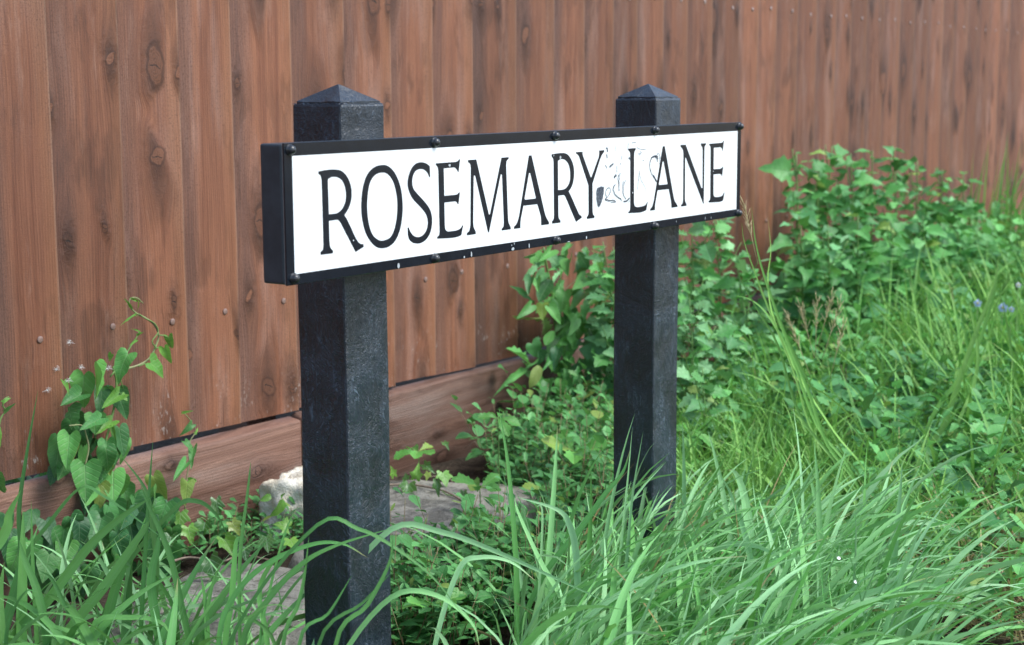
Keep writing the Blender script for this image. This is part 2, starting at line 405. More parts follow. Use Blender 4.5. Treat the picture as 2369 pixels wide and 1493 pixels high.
# letter outlines in tenths of a millimetre from the plate's lower left corner
LETTERS = [
('R', ['681,1508 722,1512 763,1516 805,1519 844,1521 882,1522 919,1523 952,1523 983,1522 1017,1520 1055,1516 1094,1512 1133,1504 1168,1491 1200,1474 1233,1453 1262,1429 1291,1400 1316,1368 1336,1332 1353,1294 1366,1256 1373,1222 1375,1190 1375,1157 1372,1124 1366,1092 1355,1059 1340,1026 1320,992 1296,959 1269,930 1238,902 1207,874 1230,848 1253,822 1277,791 1304,751 1333,707 1361,664 1384,627 1406,592 1428,559 1450,529 1473,501 1496,477 1516,460 1536,449 1555,441 1574,436 1593,435 1612,434 1622,396 1440,338 1126,774 1110,789 1094,804 1077,816 1064,821 1052,822 1027,823 985,822 931,821 875,819 877,539 881,509 884,478 893,451 907,431 926,415 946,398 944,363 687,364 688,405 706,412 723,420 738,432 745,451 748,473 751,496 748,979 742,1385 737,1408 732,1431 724,1450 711,1462 695,1469 679,1476', '869,1392 890,1401 912,1410 934,1417 956,1420 977,1421 1000,1420 1023,1419 1047,1418 1074,1412 1104,1402 1136,1388 1165,1370 1188,1348 1207,1323 1223,1296 1235,1268 1244,1238 1251,1207 1254,1178 1254,1149 1251,1120 1247,1095 1241,1071 1229,1045 1211,1017 1189,988 1161,962 1130,942 1095,926 1061,915 1033,909 1008,909 979,909 947,909 912,909 877,909']),
('O', ['2071,1538 2119,1536 2162,1529 2206,1516 2249,1495 2291,1469 2332,1437 2368,1400 2401,1359 2432,1312 2459,1263 2484,1208 2504,1149 2519,1086 2528,1020 2533,953 2534,892 2530,832 2521,770 2507,706 2489,642 2464,579 2433,524 2397,473 2353,428 2306,394 2254,369 2199,350 2142,340 2084,337 2028,340 1981,346 1938,358 1895,376 1853,400 1812,429 1773,465 1736,503 1701,546 1669,596 1642,652 1619,715 1601,778 1590,837 1583,895 1582,957 1585,1021 1592,1088 1604,1154 1620,1216 1641,1274 1666,1328 1693,1373 1725,1411 1762,1446 1804,1474 1851,1498 1903,1517 1958,1530 2016,1536', '2076,1431 2115,1428 2151,1420 2187,1406 2222,1386 2255,1361 2286,1331 2313,1297 2337,1259 2358,1214 2376,1164 2391,1109 2403,1052 2409,999 2411,947 2409,892 2404,836 2396,779 2383,723 2365,668 2344,615 2318,568 2290,530 2259,498 2217,473 2162,457 2098,449 2038,447 1991,453 1951,467 1913,485 1879,505 1847,529 1817,562 1791,602 1768,648 1748,701 1733,758 1722,819 1714,881 1712,940 1713,998 1719,1059 1729,1123 1743,1188 1761,1246 1781,1289 1804,1323 1831,1353 1863,1379 1898,1399 1937,1415 1982,1425 2030,1431']),
('S', ['3204,1471 3211,1309 3190,1308 3179,1329 3168,1351 3152,1372 3130,1390 3104,1408 3075,1422 3049,1432 3021,1438 2990,1441 2957,1441 2922,1438 2889,1430 2861,1418 2835,1402 2813,1382 2797,1359 2785,1333 2776,1307 2771,1283 2769,1260 2771,1235 2774,1212 2781,1188 2795,1162 2815,1139 2842,1115 2879,1086 2931,1047 2992,1004 3048,962 3091,928 3127,897 3159,867 3184,839 3203,814 3219,784 3232,751 3242,716 3248,678 3248,641 3244,603 3235,564 3223,526 3206,488 3183,453 3153,422 3118,395 3080,372 3040,356 2999,345 2960,338 2928,335 2899,336 2867,339 2831,344 2793,352 2758,363 2729,377 2704,395 2683,415 2669,435 2660,457 2654,484 2650,517 2649,554 2648,592 2672,591 2683,569 2694,548 2709,526 2730,504 2755,481 2784,462 2815,448 2848,438 2884,432 2921,431 2959,434 2995,442 3026,455 3055,472 3080,492 3100,513 3116,536 3128,561 3137,587 3142,615 3143,644 3138,673 3129,704 3115,734 3098,760 3076,785 3047,812 3013,840 2972,870 2929,902 2884,933 2837,965 2795,998 2762,1030 2735,1062 2712,1095 2693,1127 2678,1159 2667,1190 2661,1217 2660,1244 2663,1272 2669,1301 2678,1330 2693,1362 2712,1396 2736,1430 2763,1461 2794,1486 2828,1507 2864,1524 2900,1533 2937,1537 2974,1539 3007,1538 3037,1534 3067,1529 3095,1522 3120,1514 3144,1504 3165,1494 3185,1483']),
('E', ['3360,1507 3857,1508 3879,1510 3900,1513 3920,1518 3934,1526 3945,1536 3956,1546 3980,1543 3940,1355 3918,1358 3912,1369 3906,1379 3896,1391 3880,1403 3860,1416 3838,1425 3816,1429 3792,1428 3767,1428 3555,1425 3562,1007 3837,1006 3859,1007 3881,1008 3901,1011 3917,1019 3931,1028 3946,1038 3968,1034 3928,859 3909,860 3903,871 3897,882 3888,891 3876,898 3861,903 3846,908 3562,906 3568,549 3571,531 3573,512 3580,495 3593,482 3611,471 3630,462 3646,457 3663,456 3692,455 3738,455 3795,455 3854,455 3886,459 3917,462 3945,468 3967,476 3985,486 4000,496 4011,505 4019,514 4027,524 4046,520 3996,376 3969,369 3942,363 3908,358 3866,354 3818,352 3764,351 3709,353 3650,356 3585,359 3518,363 3448,366 3376,370 3374,396 3391,403 3409,410 3423,421 3430,439 3433,462 3436,485 3421,1391 3416,1411 3411,1431 3404,1449 3392,1463 3378,1474 3364,1485']),
('M', ['4191,1524 4412,1523 4740,655 4747,648 4754,641 4761,637 4768,640 4775,646 4782,652 5109,1524 5309,1526 5313,1502 5291,1491 5270,1480 5253,1465 5245,1445 5241,1422 5237,1398 5284,556 5287,530 5290,504 5298,477 5314,451 5336,425 5358,399 5362,362 5106,362 5106,390 5123,399 5141,407 5155,420 5162,439 5165,462 5169,486 5123,1248 5118,1253 5114,1258 5109,1262 5103,1263 5096,1264 5089,1262 5084,1258 5080,1251 5076,1244 4746,360 4723,362 4389,1260 4383,1267 4377,1273 4371,1278 4364,1280 4358,1280 4352,1278 4347,1275 4342,1269 4337,1263 4314,548 4317,523 4321,497 4329,471 4343,446 4362,422 4381,396 4381,361 4146,360 4146,393 4169,402 4192,411 4211,426 4224,450 4233,479 4243,510 4266,1396 4262,1419 4258,1442 4250,1462 4234,1475 4214,1484 4192,1494']),
('A', ['5903,1529 5979,1528 6369,573 6384,544 6399,515 6419,485 6445,454 6476,424 6508,393 6504,359 6272,360 6268,463 6266,480 6264,497 6252,528 6226,582 6191,650 6155,720 5735,720 5660,517 5655,493 5650,470 5645,445 5643,418 5643,389 5642,360 5461,361 5461,396 5485,407 5508,418 5530,432 5547,449 5562,469 5576,491 5589,516 5601,544 5613,572', '5900,1239 5908,1243 5915,1247 5923,1248 5930,1246 5938,1242 5946,1237 6112,828 6096,813 5782,814 5769,838']),
('R', ['6594,1523 6635,1526 6676,1528 6722,1531 6774,1533 6830,1534 6883,1534 6927,1533 6966,1532 7005,1527 7040,1520 7074,1510 7107,1495 7139,1476 7171,1452 7200,1424 7227,1393 7252,1359 7273,1323 7288,1291 7297,1258 7303,1223 7305,1188 7304,1152 7299,1114 7291,1077 7280,1041 7265,1006 7247,977 7226,951 7203,928 7179,908 7154,892 7127,875 7155,846 7182,817 7214,779 7254,729 7298,672 7340,618 7375,574 7407,535 7435,502 7455,478 7471,462 7488,449 7507,440 7526,435 7547,430 7558,396 7373,338 7029,790 7016,801 7004,812 6988,820 6972,823 6954,824 6927,824 6889,824 6844,823 6798,822 6803,490 6807,471 6810,453 6818,435 6832,420 6850,407 6868,394 6869,362 6607,363 6607,399 6625,410 6643,421 6657,436 6664,455 6666,477 6669,499 6655,1381 6652,1403 6649,1426 6643,1446 6629,1462 6612,1475 6595,1488', '6787,1408 6809,1416 6830,1423 6853,1429 6876,1432 6898,1434 6924,1433 6953,1430 6984,1425 7016,1415 7047,1400 7079,1381 7108,1357 7131,1329 7151,1296 7166,1262 7176,1230 7181,1197 7183,1163 7184,1130 7182,1097 7176,1066 7165,1039 7150,1014 7131,991 7107,971 7080,952 7049,936 7019,925 6986,919 6947,914 6900,913 6847,914 6793,915']),
('Y', ['7372,1532 7580,1531 7581,1513 7581,1495 7586,1476 7598,1454 7613,1431 7629,1408 7845,1090 7852,1084 7859,1077 7866,1073 7874,1075 7881,1080 7888,1086 8113,1400 8124,1422 8134,1444 8141,1467 8143,1488 8142,1510 8141,1532 8312,1534 8308,1506 8283,1489 8258,1472 8233,1452 8211,1429 8190,1403 8168,1376 7915,967 7920,492 7924,470 7928,448 7936,429 7949,416 7965,405 7982,395 7982,361 7732,362 7732,393 7749,406 7767,419 7781,434 7787,451 7789,470 7791,489 7782,946 7481,1436 7468,1451 7455,1467 7439,1481 7419,1492 7396,1501 7372,1511']),
('L', ['9160,1532 9429,1532 9427,1502 9412,1492 9397,1481 9384,1466 9377,1446 9374,1422 9370,1397 9379,542 9386,520 9394,499 9408,481 9431,469 9461,460 9495,454 9529,451 9566,452 9604,452 9658,455 9711,457 9758,462 9790,468 9814,476 9835,486 9852,498 9866,511 9879,525 9890,523 9843,380 9811,372 9778,364 9737,357 9686,353 9627,350 9562,349 9491,351 9416,355 9344,359 9287,361 9236,363 9183,365 9183,389 9202,394 9221,400 9236,412 9243,432 9246,459 9248,486 9234,1402 9232,1425 9229,1447 9221,1467 9204,1481 9183,1494 9161,1506']),
('A', ['10454,1531 10528,1529 10898,559 10912,533 10925,506 10947,478 10980,449 11020,418 11062,387 11058,359 10824,357 10811,442 10807,459 10804,476 10793,510 10769,568 10737,642 10704,719 10266,721 10183,481 10179,464 10175,446 10172,427 10171,405 10170,381 10169,357 9993,356 9993,386 10016,397 10038,408 10060,423 10076,441 10090,463 10104,486 10115,510 10126,535 10137,560', '10447,1242 10456,1246 10465,1250 10474,1252 10482,1250 10490,1245 10497,1240 10660,823 10642,811 10326,813 10310,830']),
('N', ['11157,1534 11364,1531 12040,671 12050,666 12061,660 12071,658 12079,659 12087,664 12096,668 12078,1390 12075,1411 12073,1433 12064,1453 12047,1470 12024,1486 12001,1501 12000,1536 12212,1532 12212,1506 12193,1495 12174,1483 12160,1468 12154,1447 12152,1423 12151,1399 12152,352 12134,353 11389,1275 11381,1281 11373,1287 11365,1290 11359,1288 11354,1282 11348,1277 11358,487 11362,472 11365,457 11373,441 11389,423 11409,405 11430,386 11428,356 11211,357 11210,383 11231,394 11253,405 11270,419 11279,437 11283,458 11288,480 11279,1361 11274,1388 11268,1414 11254,1441 11227,1464 11193,1486 11157,1509']),
('E', ['12360,1517 12872,1521 12894,1524 12917,1526 12937,1531 12951,1538 12961,1548 12971,1557 12995,1554 12954,1362 12932,1366 12928,1381 12923,1395 12913,1408 12895,1418 12871,1427 12847,1436 12553,1435 12556,1008 12829,1005 12861,1009 12893,1014 12921,1019 12939,1025 12952,1033 12965,1041 12981,1037 12937,855 12916,860 12911,870 12907,881 12897,890 12879,896 12855,901 12831,905 12558,908 12565,531 12571,510 12578,489 12592,471 12617,460 12650,453 12683,446 12866,446 12902,452 12938,457 12971,467 12995,482 13015,501 13036,520 13055,518 12999,364 12966,358 12932,352 12894,347 12862,345 12828,345 12763,346 12653,350 12514,355 12370,361 12369,391 12388,398 12406,406 12420,417 12427,435 12429,458 12432,481 12421,1378 12417,1407 12414,1435 12407,1460 12394,1475 12377,1485 12360,1496']),
]
GRAFFITI = [
(0.972579, '8397,701 8356,782 8426,856 8514,851 8519,783 8438,709 8346,666 8479,627 8623,639 8717,604'),
(0.729434, '8367,672 8490,641 8644,619 8717,593 8541,599'),
(0.972579, '8704,909 8632,871 8622,808 8685,732 8789,673 8894,637 8937,596'),
(0.607862, '8662,901 8653,807 8716,730 8831,671 8915,644'),
(1.45887, '8823,1081 8797,1009 8825,902 8834,786'),
(0.729434, '8869,1111 8849,1007 8838,860'),
(0.729434, '8986,957 8955,853 8973,726 9063,636'),
(0.729434, '9070,964 9018,914 8987,799 9010,692 9085,624'),
(1.70201, '8996,589 9106,590 9217,639'),
(0.486289, '9170,560 9224,594'),
(1.70201, '8369,1569 8420,1557 8411,1495'),
(1.70201, '8395,1465 8412,1386'),
(0.972579, '8347,1270 8372,1250 8405,1213'),
(2.1883, '8495,1232 8556,1256 8618,1279'),
(0.607862, '8577,1260 8655,1298'),
(0.486289, '8687,1590 8688,1496'),
(0.729434, '8929,1414 8919,1340'),
(0.729434, '8753,1242 8754,1127'),
(0.729434, '8892,1284 8857,1248'),
(2.1883, '8651,1042 8744,1075'),
(1.70201, '8657,1024 8702,1087'),
(0.486289, '9149,1607 9139,1512'),
(1.70201, '9173,1368 9248,1338'),
(0.486289, '9564,1122 9543,1015 9498,760'),
(0.486289, '9564,1100 9631,947 9776,809 9826,698'),
(0.389031, '9580,1057 9544,929'),
(1.70201, '10246,1245 10229,1311 10149,1352 10037,1340 9982,1288'),
(0.972579, '10037,1346 9971,1256 9968,1147 10052,1024 10166,931 10223,875'),
(0.486289, '9970,1288 9938,1192 9984,1081 10109,966'),
(1.94516, '10097,1011 10177,930 10234,884'),
(1.94516, '10127,1364 10240,1349 10263,1299'),
(0.729434, '10217,1377 10284,1408 10331,1362 10366,1295'),
(0.486289, '10320,1329 10333,1197'),
(0.729434, '9614,1474 9550,1391'),
(0.729434, '9648,1452 9593,1411'),
(0.486289, '9529,1327 9561,1337'),
(0.486289, '9682,1311 9748,1286'),
(0.486289, '9836,1348 9859,1314'),
(0.486289, '9549,1434 9506,1414'),
(0.486289, '9288,1635 9438,1635'),
(0.486289, '9159,1638 9139,1554'),
(0.486289, '9461,1544 9592,1507 9812,1495'),
]
GRAFFITI_BLOB = '8073,880 8193,905 8304,888 8295,785 8255,674 8185,574 8125,537 8085,570 8044,697 8043,820'
def ink_material():
    N = NT('smeared_marker_ink')
    tc = N.n('TexCoord').outputs['Object']
    v = N.n('VectorMath', {0: tc, 1: (900.0, 1.0, 160.0)}, operation='MULTIPLY').outputs[0]
    nz = N.noise(v, 1.0, 4, 0.7)
    N.p(Base_Color=(0.022, 0.036, 0.062), Roughness=0.5, Alpha=N.ramp(nz, 0.34, 0.56, 0.22, 0.95))
    return N.mat
M['ink'] = ink_material()

# ------------------------------------------------------------------ ground
YF = 2.4933                      # fence line: front of the rails
def soil_material():
    N = NT('dark_soil')
    tc = N.n('TexCoord').outputs['Object']
    a = N.noise(tc, 9.0, 6, 0.65); b = N.noise(tc, 70.0, 4, 0.6)
    c = N.mix(N.ramp(a, 0.3, 0.7), (0.030, 0.022, 0.015), (0.075, 0.055, 0.038))
    c = N.mix(N.m('MULTIPLY', N.ramp(b, 0.55, 0.75), 0.6), c, (0.14, 0.11, 0.075))
    N.p(Base_Color=c, Roughness=0.95, Specular_IOR_Level=0.2)
    N.bump(N.m('MULTIPLY_ADD', a, 1.0, b), 0.9, 0.02)
    return N.mat
M['soil'] = soil_material()
acc = Acc()
xs = np.concatenate([[-60, -20, -6], np.linspace(-1, 13, 57), [20, 60]])
ys = np.concatenate([[-60, -20, -6], np.linspace(-2, 4, 25), [10, 60]])
hz = rng.normal(0, 0.008, (len(ys), len(xs)))
acc.add([(x, y, hz[j, i] - 0.012) for j, y in enumerate(ys) for i, x in enumerate(xs)],
        [(j * len(xs) + i, j * len(xs) + i + 1, (j + 1) * len(xs) + i + 1, (j + 1) * len(xs) + i) for j in range(len(ys) - 1) for i in range(len(xs) - 1)])
g = make('ground', acc.mesh('ground'), M['soil']); g['kind'] = 'structure'

# ------------------------------------------------------------------ fence: feather-edge boards over a gravel board
Z_LOW, Z_UP, Z_GB = 0.482, 1.242, 0.2102
fence = thing('board_fence', 'reddish brown stained fence of upright feather-edge boards behind the sign', 'fence', (2.0, YF, 0))
edges = [2.085, 2.262, 2.431, 2.589, 2.785, 2.974, 3.154, 3.332, 3.506, 3.719, 3.916, 4.081, 4.253, 4.400, 4.565, 4.731, 4.913, 5.119, 5.270, 5.423, 5.615]
e = edges[0]
left = []
while e > 0.2:
    e -= random.uniform(0.16, 0.19); left.append(e)
edges = [q * 0.9905 for q in left[::-1] + edges]
while edges[-1] < 18.0:
    edges.append(edges[-1] + random.uniform(0.155, 0.195))
nail_bm = bmesh.new()
bmesh.ops.create_uvsphere(nail_bm, u_segments=10, v_segments=5, radius=1)
bmesh.ops.scale(nail_bm, vec=(0.0072, 0.0016, 0.0072), verts=nail_bm.verts)
nail_me = bm_mesh('nail', nail_bm, True); nail_me.materials.append(M['nail'])
nail_me2 = nail_me.copy(); nail_me2.materials.clear(); nail_me2.materials.append(M['nail_bare'])
BOARD_TOP = 1.72
for i in range(1, len(edges)):
    a, b = edges[i - 1] - 0.022, edges[i]
    z0 = Z_GB + 0.008 + random.uniform(-0.004, 0.005)
    if 2.2 < b < 2.62: z0 += 0.006
    w = b - a
    tl, tr = 0.0045, 0.0175 + random.uniform(-0.001, 0.0015)
    yb_l, yb_r = -0.0005, -0.0062
    twist = random.uniform(-0.0012, 0.0012)
    acc = Acc()
    nx, zz = 4, [0, 0.4, 0.8, 1.2, BOARD_TOP - z0]
    cup = random.uniform(-0.0012, 0.0012)
    V, Fc, UVs = [], [], []
    sway = [random.uniform(-0.002, 0.002) for _ in zz]
    for q, z in enumerate(zz):
        for k in range(nx + 1):
            t = k / nx
            x = w * t + (sway[q] if k == nx else 0)
            front = (yb_l - tl) * (1 - t) + (yb_r - tr) * t + cup * math.sin(math.pi * t) + twist * (q - 2) * 0.3 * t
            V.append((x, front, z)); UVs.append((t, z))
        for k in (nx, 0):
            t = k / nx
            V.append((w * t + (sway[q] if k == nx else 0), yb_l * (1 - t) + yb_r * t, z)); UVs.append((t, z))
    R = nx + 3
    for q in range(len(zz) - 1):
        for k in range(R):
            k2 = (k + 1) % R
            Fc.append((q * R + k, q * R + k2, (q + 1) * R + k2, (q + 1) * R + k))
    Fc.append(tuple(range(R))[::-1]); Fc.append(tuple((len(zz) - 1) * R + k for k in range(R)))
    acc.add(V, Fc, UVs)
    me = acc.mesh('fence_board', smooth=False)
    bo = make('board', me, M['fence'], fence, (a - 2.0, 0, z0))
    for zn, nm in ((Z_LOW, nail_me), (Z_UP, nail_me2)):
        if b > 9.5 or b < 1.3: continue
        xn = w - 0.045 + random.uniform(-0.008, 0.008)
        yn = (yb_l - tl) * (1 - xn / w) + (yb_r - tr) * xn / w
        no = bpy.data.objects.new('nail', nm)
        no.location = (xn, yn - 0.0008, zn - z0 + random.uniform(-0.007, 0.007))
        link(no, bo)
GB_SPLITS = [0.0, 2.745, 5.72, 8.70, 11.7, 14.7, 17.7]
for i in range(len(GB_SPLITS) - 1):
    x0, x1 = GB_SPLITS[i] + 0.002, GB_SPLITS[i + 1] - 0.002
    bm = box_bm(0, x1 - x0, -0.045, -0.004, 0, Z_GB + 0.03, 0.007, 2)
    # weathered, slightly wavy upper arris
    bmesh.ops.subdivide_edges(bm, edges=[ed for ed in bm.edges if ed.calc_length() > 1], cuts=11)
    for v in bm.verts:
        if v.co.z > 0.1:
            v.co.z += 0.0025 * math.sin(v.co.x * 4.1 + i) + 0.0012 * math.sin(v.co.x * 13.0)
            if v.co.y < -0.03: v.co.z -= 0.004 + 0.003 * math.sin(v.co.x * 5.3 + 1)
    make('gravel_board', bm_mesh('gravel_board', bm, True), M['gravel'], fence, (x0 - 2.0, 0, -0.03))
for zr in (Z_LOW, Z_UP):       # arris rails behind the boards
    bm = box_bm(-2, 16, 0.003, 0.078, zr - 0.037, zr + 0.037, 0.01, 1)
    make('rail', bm_mesh('rail', bm), M['gravel'], fence, (0, 0, 0))
for k in range(7):
    bm = box_bm(-0.05, 0.05, 0.082, 0.182, -0.05, 1.75, 0.004, 1)
    make('fence_post', bm_mesh('fence_post', bm), M['gravel'], fence, (0.745 - 2.0 + k * 2.98 - 0.98, 0, 0))

# ------------------------------------------------------------------ street name sign
YS, TRAY = 1.436, 0.0442
SX0, SX1, SZB, SZT = 1.5859, 2.9643, CAM_H - 0.2638, CAM_H - 0.0726
SL, SH = SX1 - SX0, SZT - SZB
YP = YS + TRAY + 0.003
PL, PR, PS, PD, ZP = 1.7605, 2.6917, 0.100, 0.092, CAM_H - 0.0232
sign = thing('street_name_sign', 'white and black ROSEMARY LANE street name sign on two black posts', 'street sign', (2.2, YP, 0))
def local(p): return (p[0] - 2.2, p[1] - YP, p[2])

def make_post(X, seed, notch):
    r = random.Random(seed)
    bm = box_bm(0, PS, 0, PD, -0.25, ZP, 0.0035, 2)
    bmesh.ops.subdivide_edges(bm, edges=[ed for ed in bm.edges if ed.calc_length() > 0.5], cuts=14)
    for v in bm.verts:
        v.co.x += 0.0009 * math.sin(v.co.z * 11 + seed) + r.uniform(-0.0002, 0.0002)
        v.co.y += 0.0009 * math.sin(v.co.z * 9 + seed * 2) + r.uniform(-0.0002, 0.0002)
    po = make('post', bm_mesh('post', bm), M['post'], sign, local((X, YP, 0)))
    # four-sided cap, its foot set in a little from the shaft and chewed along the edge
    bm = bmesh.new()
    ins = 0.0045
    foot, n = [], 7
    cs = [(ins, ins), (PS - ins, ins), (PS - ins, PD - ins), (ins, PD - ins)]
    for k in range(4):
        (ax, ay), (bx, by) = cs[k], cs[(k + 1) % 4]
        for j in range(n):
            t = j / n
            wob = 0 if j == 0 else r.uniform(-0.0012, 0.0012)
            foot.append((ax + (bx - ax) * t + wob, ay + (by - ay) * t + wob))
    low = [bm.verts.new((x, y, -0.002)) for x, y in foot]
    mid = [bm.verts.new((x, y, 0.0035 + r.uniform(-0.001, 0.001))) for x, y in foot]
    cx, cy = PS / 2, PD / 2
    hi = [bm.verts.new((cx + (x - cx) * 0.06, cy + (y - cy) * 0.06, 0.0272)) for x, y in foot]
    top = bm.verts.new((cx, cy, 0.0285))
    m_ = len(foot)
    for k in range(m_):
        q = (k + 1) % m_
        bm.faces.new((low[k], low[q], mid[q], mid[k])); bm.faces.new((mid[k], mid[q], hi[q], hi[k])); bm.faces.new((hi[k], hi[q], top))
    make('cap', bm_mesh('cap', bm), M['post'], po, (0, 0, ZP))
    # ragged flash left along the top of the shaft
    acc = Acc()
    for k in range(26):
        s_ = r.choice((0, 1))
        t = r.random()
        x, y = (PS * t, 0.002) if s_ == 0 else (0.002, PD * t)
        l = r.uniform(0.003, 0.009); h = r.uniform(0.0008, 0.0028)
        acc.add([(x - l * (1 - s_), y - l * s_, 0), (x + l * (1 - s_), y + l * s_, 0), (x + 0.002 * s_, y + 0.002 * (1 - s_), h)], [(0, 1, 2)])
    make('moulding_flash', acc.mesh('moulding_flash', False), M['post'], po, (0, 0, ZP - 0.0004))
    return po
make_post(PL, 3, True)
make_post(PR, 8, False)

# folded tray behind the plate
bm = box_bm(0, SL - 0.004, 0.0045, TRAY, 0.001, SH - 0.001, 0.0035, 3)
tray = make('mounting_tray', bm_mesh('mounting_tray', bm, False), M['tray'], sign, local((SX0, YS, SZB)))
plate = make('plate', bm_mesh('plate', box_bm(0, SL, 0.0, 0.0032, 0, SH, 0.0005, 1)), M['black_enamel'], sign, local((SX0, YS, SZB)))
bm = box_bm(0.0005, SL - 0.0005, 0.0033, 0.0043, 0.0005, SH - 0.0004, 0)
make('plate_backing', bm_mesh('plate_backing', bm), M['edge'], plate)
bm = box_bm(0.0154, 1.3612, -0.0004, 0.001, 0.0146, 0.1738, 0)
make('white_face', bm_mesh('white_face', bm), M['white'], plate)

def rings_to_mesh(name, rings, thick):
    cu = bpy.data.curves.new(name, 'CURVE')
    cu.dimensions = '2D'; cu.fill_mode = 'BOTH'; cu.extrude = thick
    for ring in rings:
        sp = cu.splines.new('POLY')
        sp.points.add(len(ring) - 1)
        for q, (x, y) in zip(sp.points, ring): q.co = (x, y, 0, 1)
        sp.use_cyclic_u = True
    ob = bpy.data.objects.new(name, cu)
    COL.objects.link(ob)
    dg = bpy.context.evaluated_depsgraph_get()
    me = bpy.data.meshes.new_from_object(ob.evaluated_get(dg))
    bpy.data.objects.remove(ob); bpy.data.curves.remove(cu)
    me.transform(Matrix(((1, 0, 0, 0), (0, 0, -1, 0), (0, 1, 0, 0), (0, 0, 0, 1))))
    me.name = name
    me.materials.clear()
    return me
def pts_of(s): return [tuple(float(c) * 1e-4 for c in t.split(',')) for t in s.split()]
for ch, rs in LETTERS:
    me = rings_to_mesh('letter', [pts_of(r) for r in rs], 0.00022)
    o = make('letter', me, M['letter'], plate, (0, -0.0006, 0))
    o['label'] = 'black capital letter %s' % ch
for wd, s in GRAFFITI:      # half-scrubbed marker strokes between the two words
    P = [Vector((x, 0, z)) for x, z in pts_of(s)]
    o0 = P[0].copy()
    P = spline(P, 4) if len(P) > 2 else P
    wm = wd * 0.0019
    vs, fs = [], []
    for i, q in enumerate(P):
        t = (P[min(i + 1, len(P) - 1)] - P[max(i - 1, 0)]).normalized()
        nn = Vector((-t.z, 0, t.x)) * wm * 0.5 * random.uniform(0.6, 1.15)
        vs += [q + nn - o0, q - nn - o0]
    for i in range(len(P) - 1): fs.append((2 * i, 2 * i + 1, 2 * i + 3, 2 * i + 2))
    acc = Acc(); acc.add(vs, fs)
    make('graffiti_stroke', acc.mesh('graffiti_stroke', False), M['ink'], plate, (o0.x, -0.0011, o0.z))
bl = pts_of(GRAFFITI_BLOB)
acc = Acc(); acc.add([(x - bl[0][0], 0, z - bl[0][1]) for x, z in bl], [tuple(range(len(bl)))])
make('graffiti_blot', acc.mesh('graffiti_blot', False), M['ink'], plate, (bl[0][0], -0.0012, bl[0][1]))['label'] = 'smeared grey marker blot beside the letter Y'
# chips and scratches on the enamel border and letters
chips = [(0.238, 0.0008, 0.006, 0.008), (0.4235, 0.0008, 0.004, 0.009), (0.404, 0.0008, 0.004, 0.004), (0.537, 0.0008, 0.009, 0.006), (0.537, 0.0085, 0.002, 0.003), (0.5446, 0.010, 0.002, 0.005),
         (0.588, 0.0008, 0.003, 0.008), (0.769, 0.0008, 0.004, 0.006), (0.708, 0.0008, 0.010, 0.0015), (1.2205, 0.003, 0.0016, 0.006), (1.246, 0.003, 0.0016, 0.005), (1.10, 0.006, 0.0016, 0.004),
         (0.3665, 0.1442, 0.007, 0.004), (0.6835, 0.143, 0.005, 0.0065), (0.664, 0.1482, 0.002, 0.004), (0.1372, 0.049, 0.003, 0.003), (0.9305, 0.071, 0.003, 0.0035), (1.2525, 0.0955, 0.003, 0.003)]
for x, z, w, h in chips:
    acc = Acc()
    n = 8
    acc.add([(w / 2 + w / 2 * math.cos(6.283 * k / n) * random.uniform(0.75, 1.1), 0, h / 2 + h / 2 * math.sin(6.283 * k / n) * random.uniform(0.8, 1.1)) for k in range(n)], [tuple(range(n))])
    make('chip', acc.mesh('chip', False), M['scratch'], plate, (x, -0.0013, max(z, 0.0006)))
bm = bmesh.new()
prof = [(0.0078, 0.0), (0.0078, -0.0012), (0.0066, -0.0016), (0.0064, -0.0045), (0.0054, -0.0068), (0.0036, -0.0084), (0.0014, -0.0092), (0.0, -0.0093)]
n = 18
rg = [[bm.verts.new((r * math.cos(6.2832 * k / n), y, r * math.sin(6.2832 * k / n))) for k in range(n)] for r, y in prof[:-1]]
tp = bm.verts.new((0, prof[-1][1], 0))
for a, b in zip(rg, rg[1:]):
    for k in range(n): bm.faces.new((a[k], a[(k + 1) % n], b[(k + 1) % n], b[k]))
for k in range(n): bm.faces.new((rg[-1][k], rg[-1][(k + 1) % n], tp))
bmesh.ops.recalc_face_normals(bm, faces=bm.faces)
bolt_me = bm_mesh('bolt', bm, True)
for x, z in [(0.0115, 0.1822), (0.334, 0.1822), (0.670, 0.1828), (1.0155, 0.1838), (1.3705, 0.1826), (0.0130, 0.0092), (0.330, 0.0075), (0.673, 0.0070), (1.0165, 0.0058), (1.3705, 0.0060)]:
    make('bolt', bolt_me, M['bolt'], plate, (x, 0.0002, z))
# ------------------------------------------------------------------ foliage materials
M['bind'] = leaf_material('bindweed_leaf', (0.058, 0.212, 0.055), (0.136, 0.382, 0.084), (0.24, 0.40, 0.17), 0.40, 0.44)
M['bind_dark'] = leaf_material('old_bindweed_leaf', (0.033, 0.136, 0.046), (0.091, 0.277, 0.076), (0.20, 0.34, 0.17), 0.35, 0.44)
M['bright'] = leaf_material('young_leaf', (0.110, 0.319, 0.050), (0.182, 0.407, 0.066), (0.28, 0.46, 0.14), 0.35, 0.40)
M['ivy'] = leaf_material('ivy_leaf', (0.033, 0.114, 0.027), (0.103, 0.248, 0.044), (0.34, 0.46, 0.30), 0.65, 0.34, 0.16, 4.0, 3.6, 0.55)
M['ivy_young'] = leaf_material('young_ivy_leaf', (0.110, 0.297, 0.039), (0.187, 0.396, 0.055), (0.36, 0.50, 0.22), 0.55, 0.36, 0.2, 4.0, 3.6, 0.5)
M['grey_leaf'] = leaf_material('grey_green_leaf', (0.076, 0.252, 0.081), (0.281, 0.573, 0.248), (0.24, 0.40, 0.24), 0.25, 0.55)
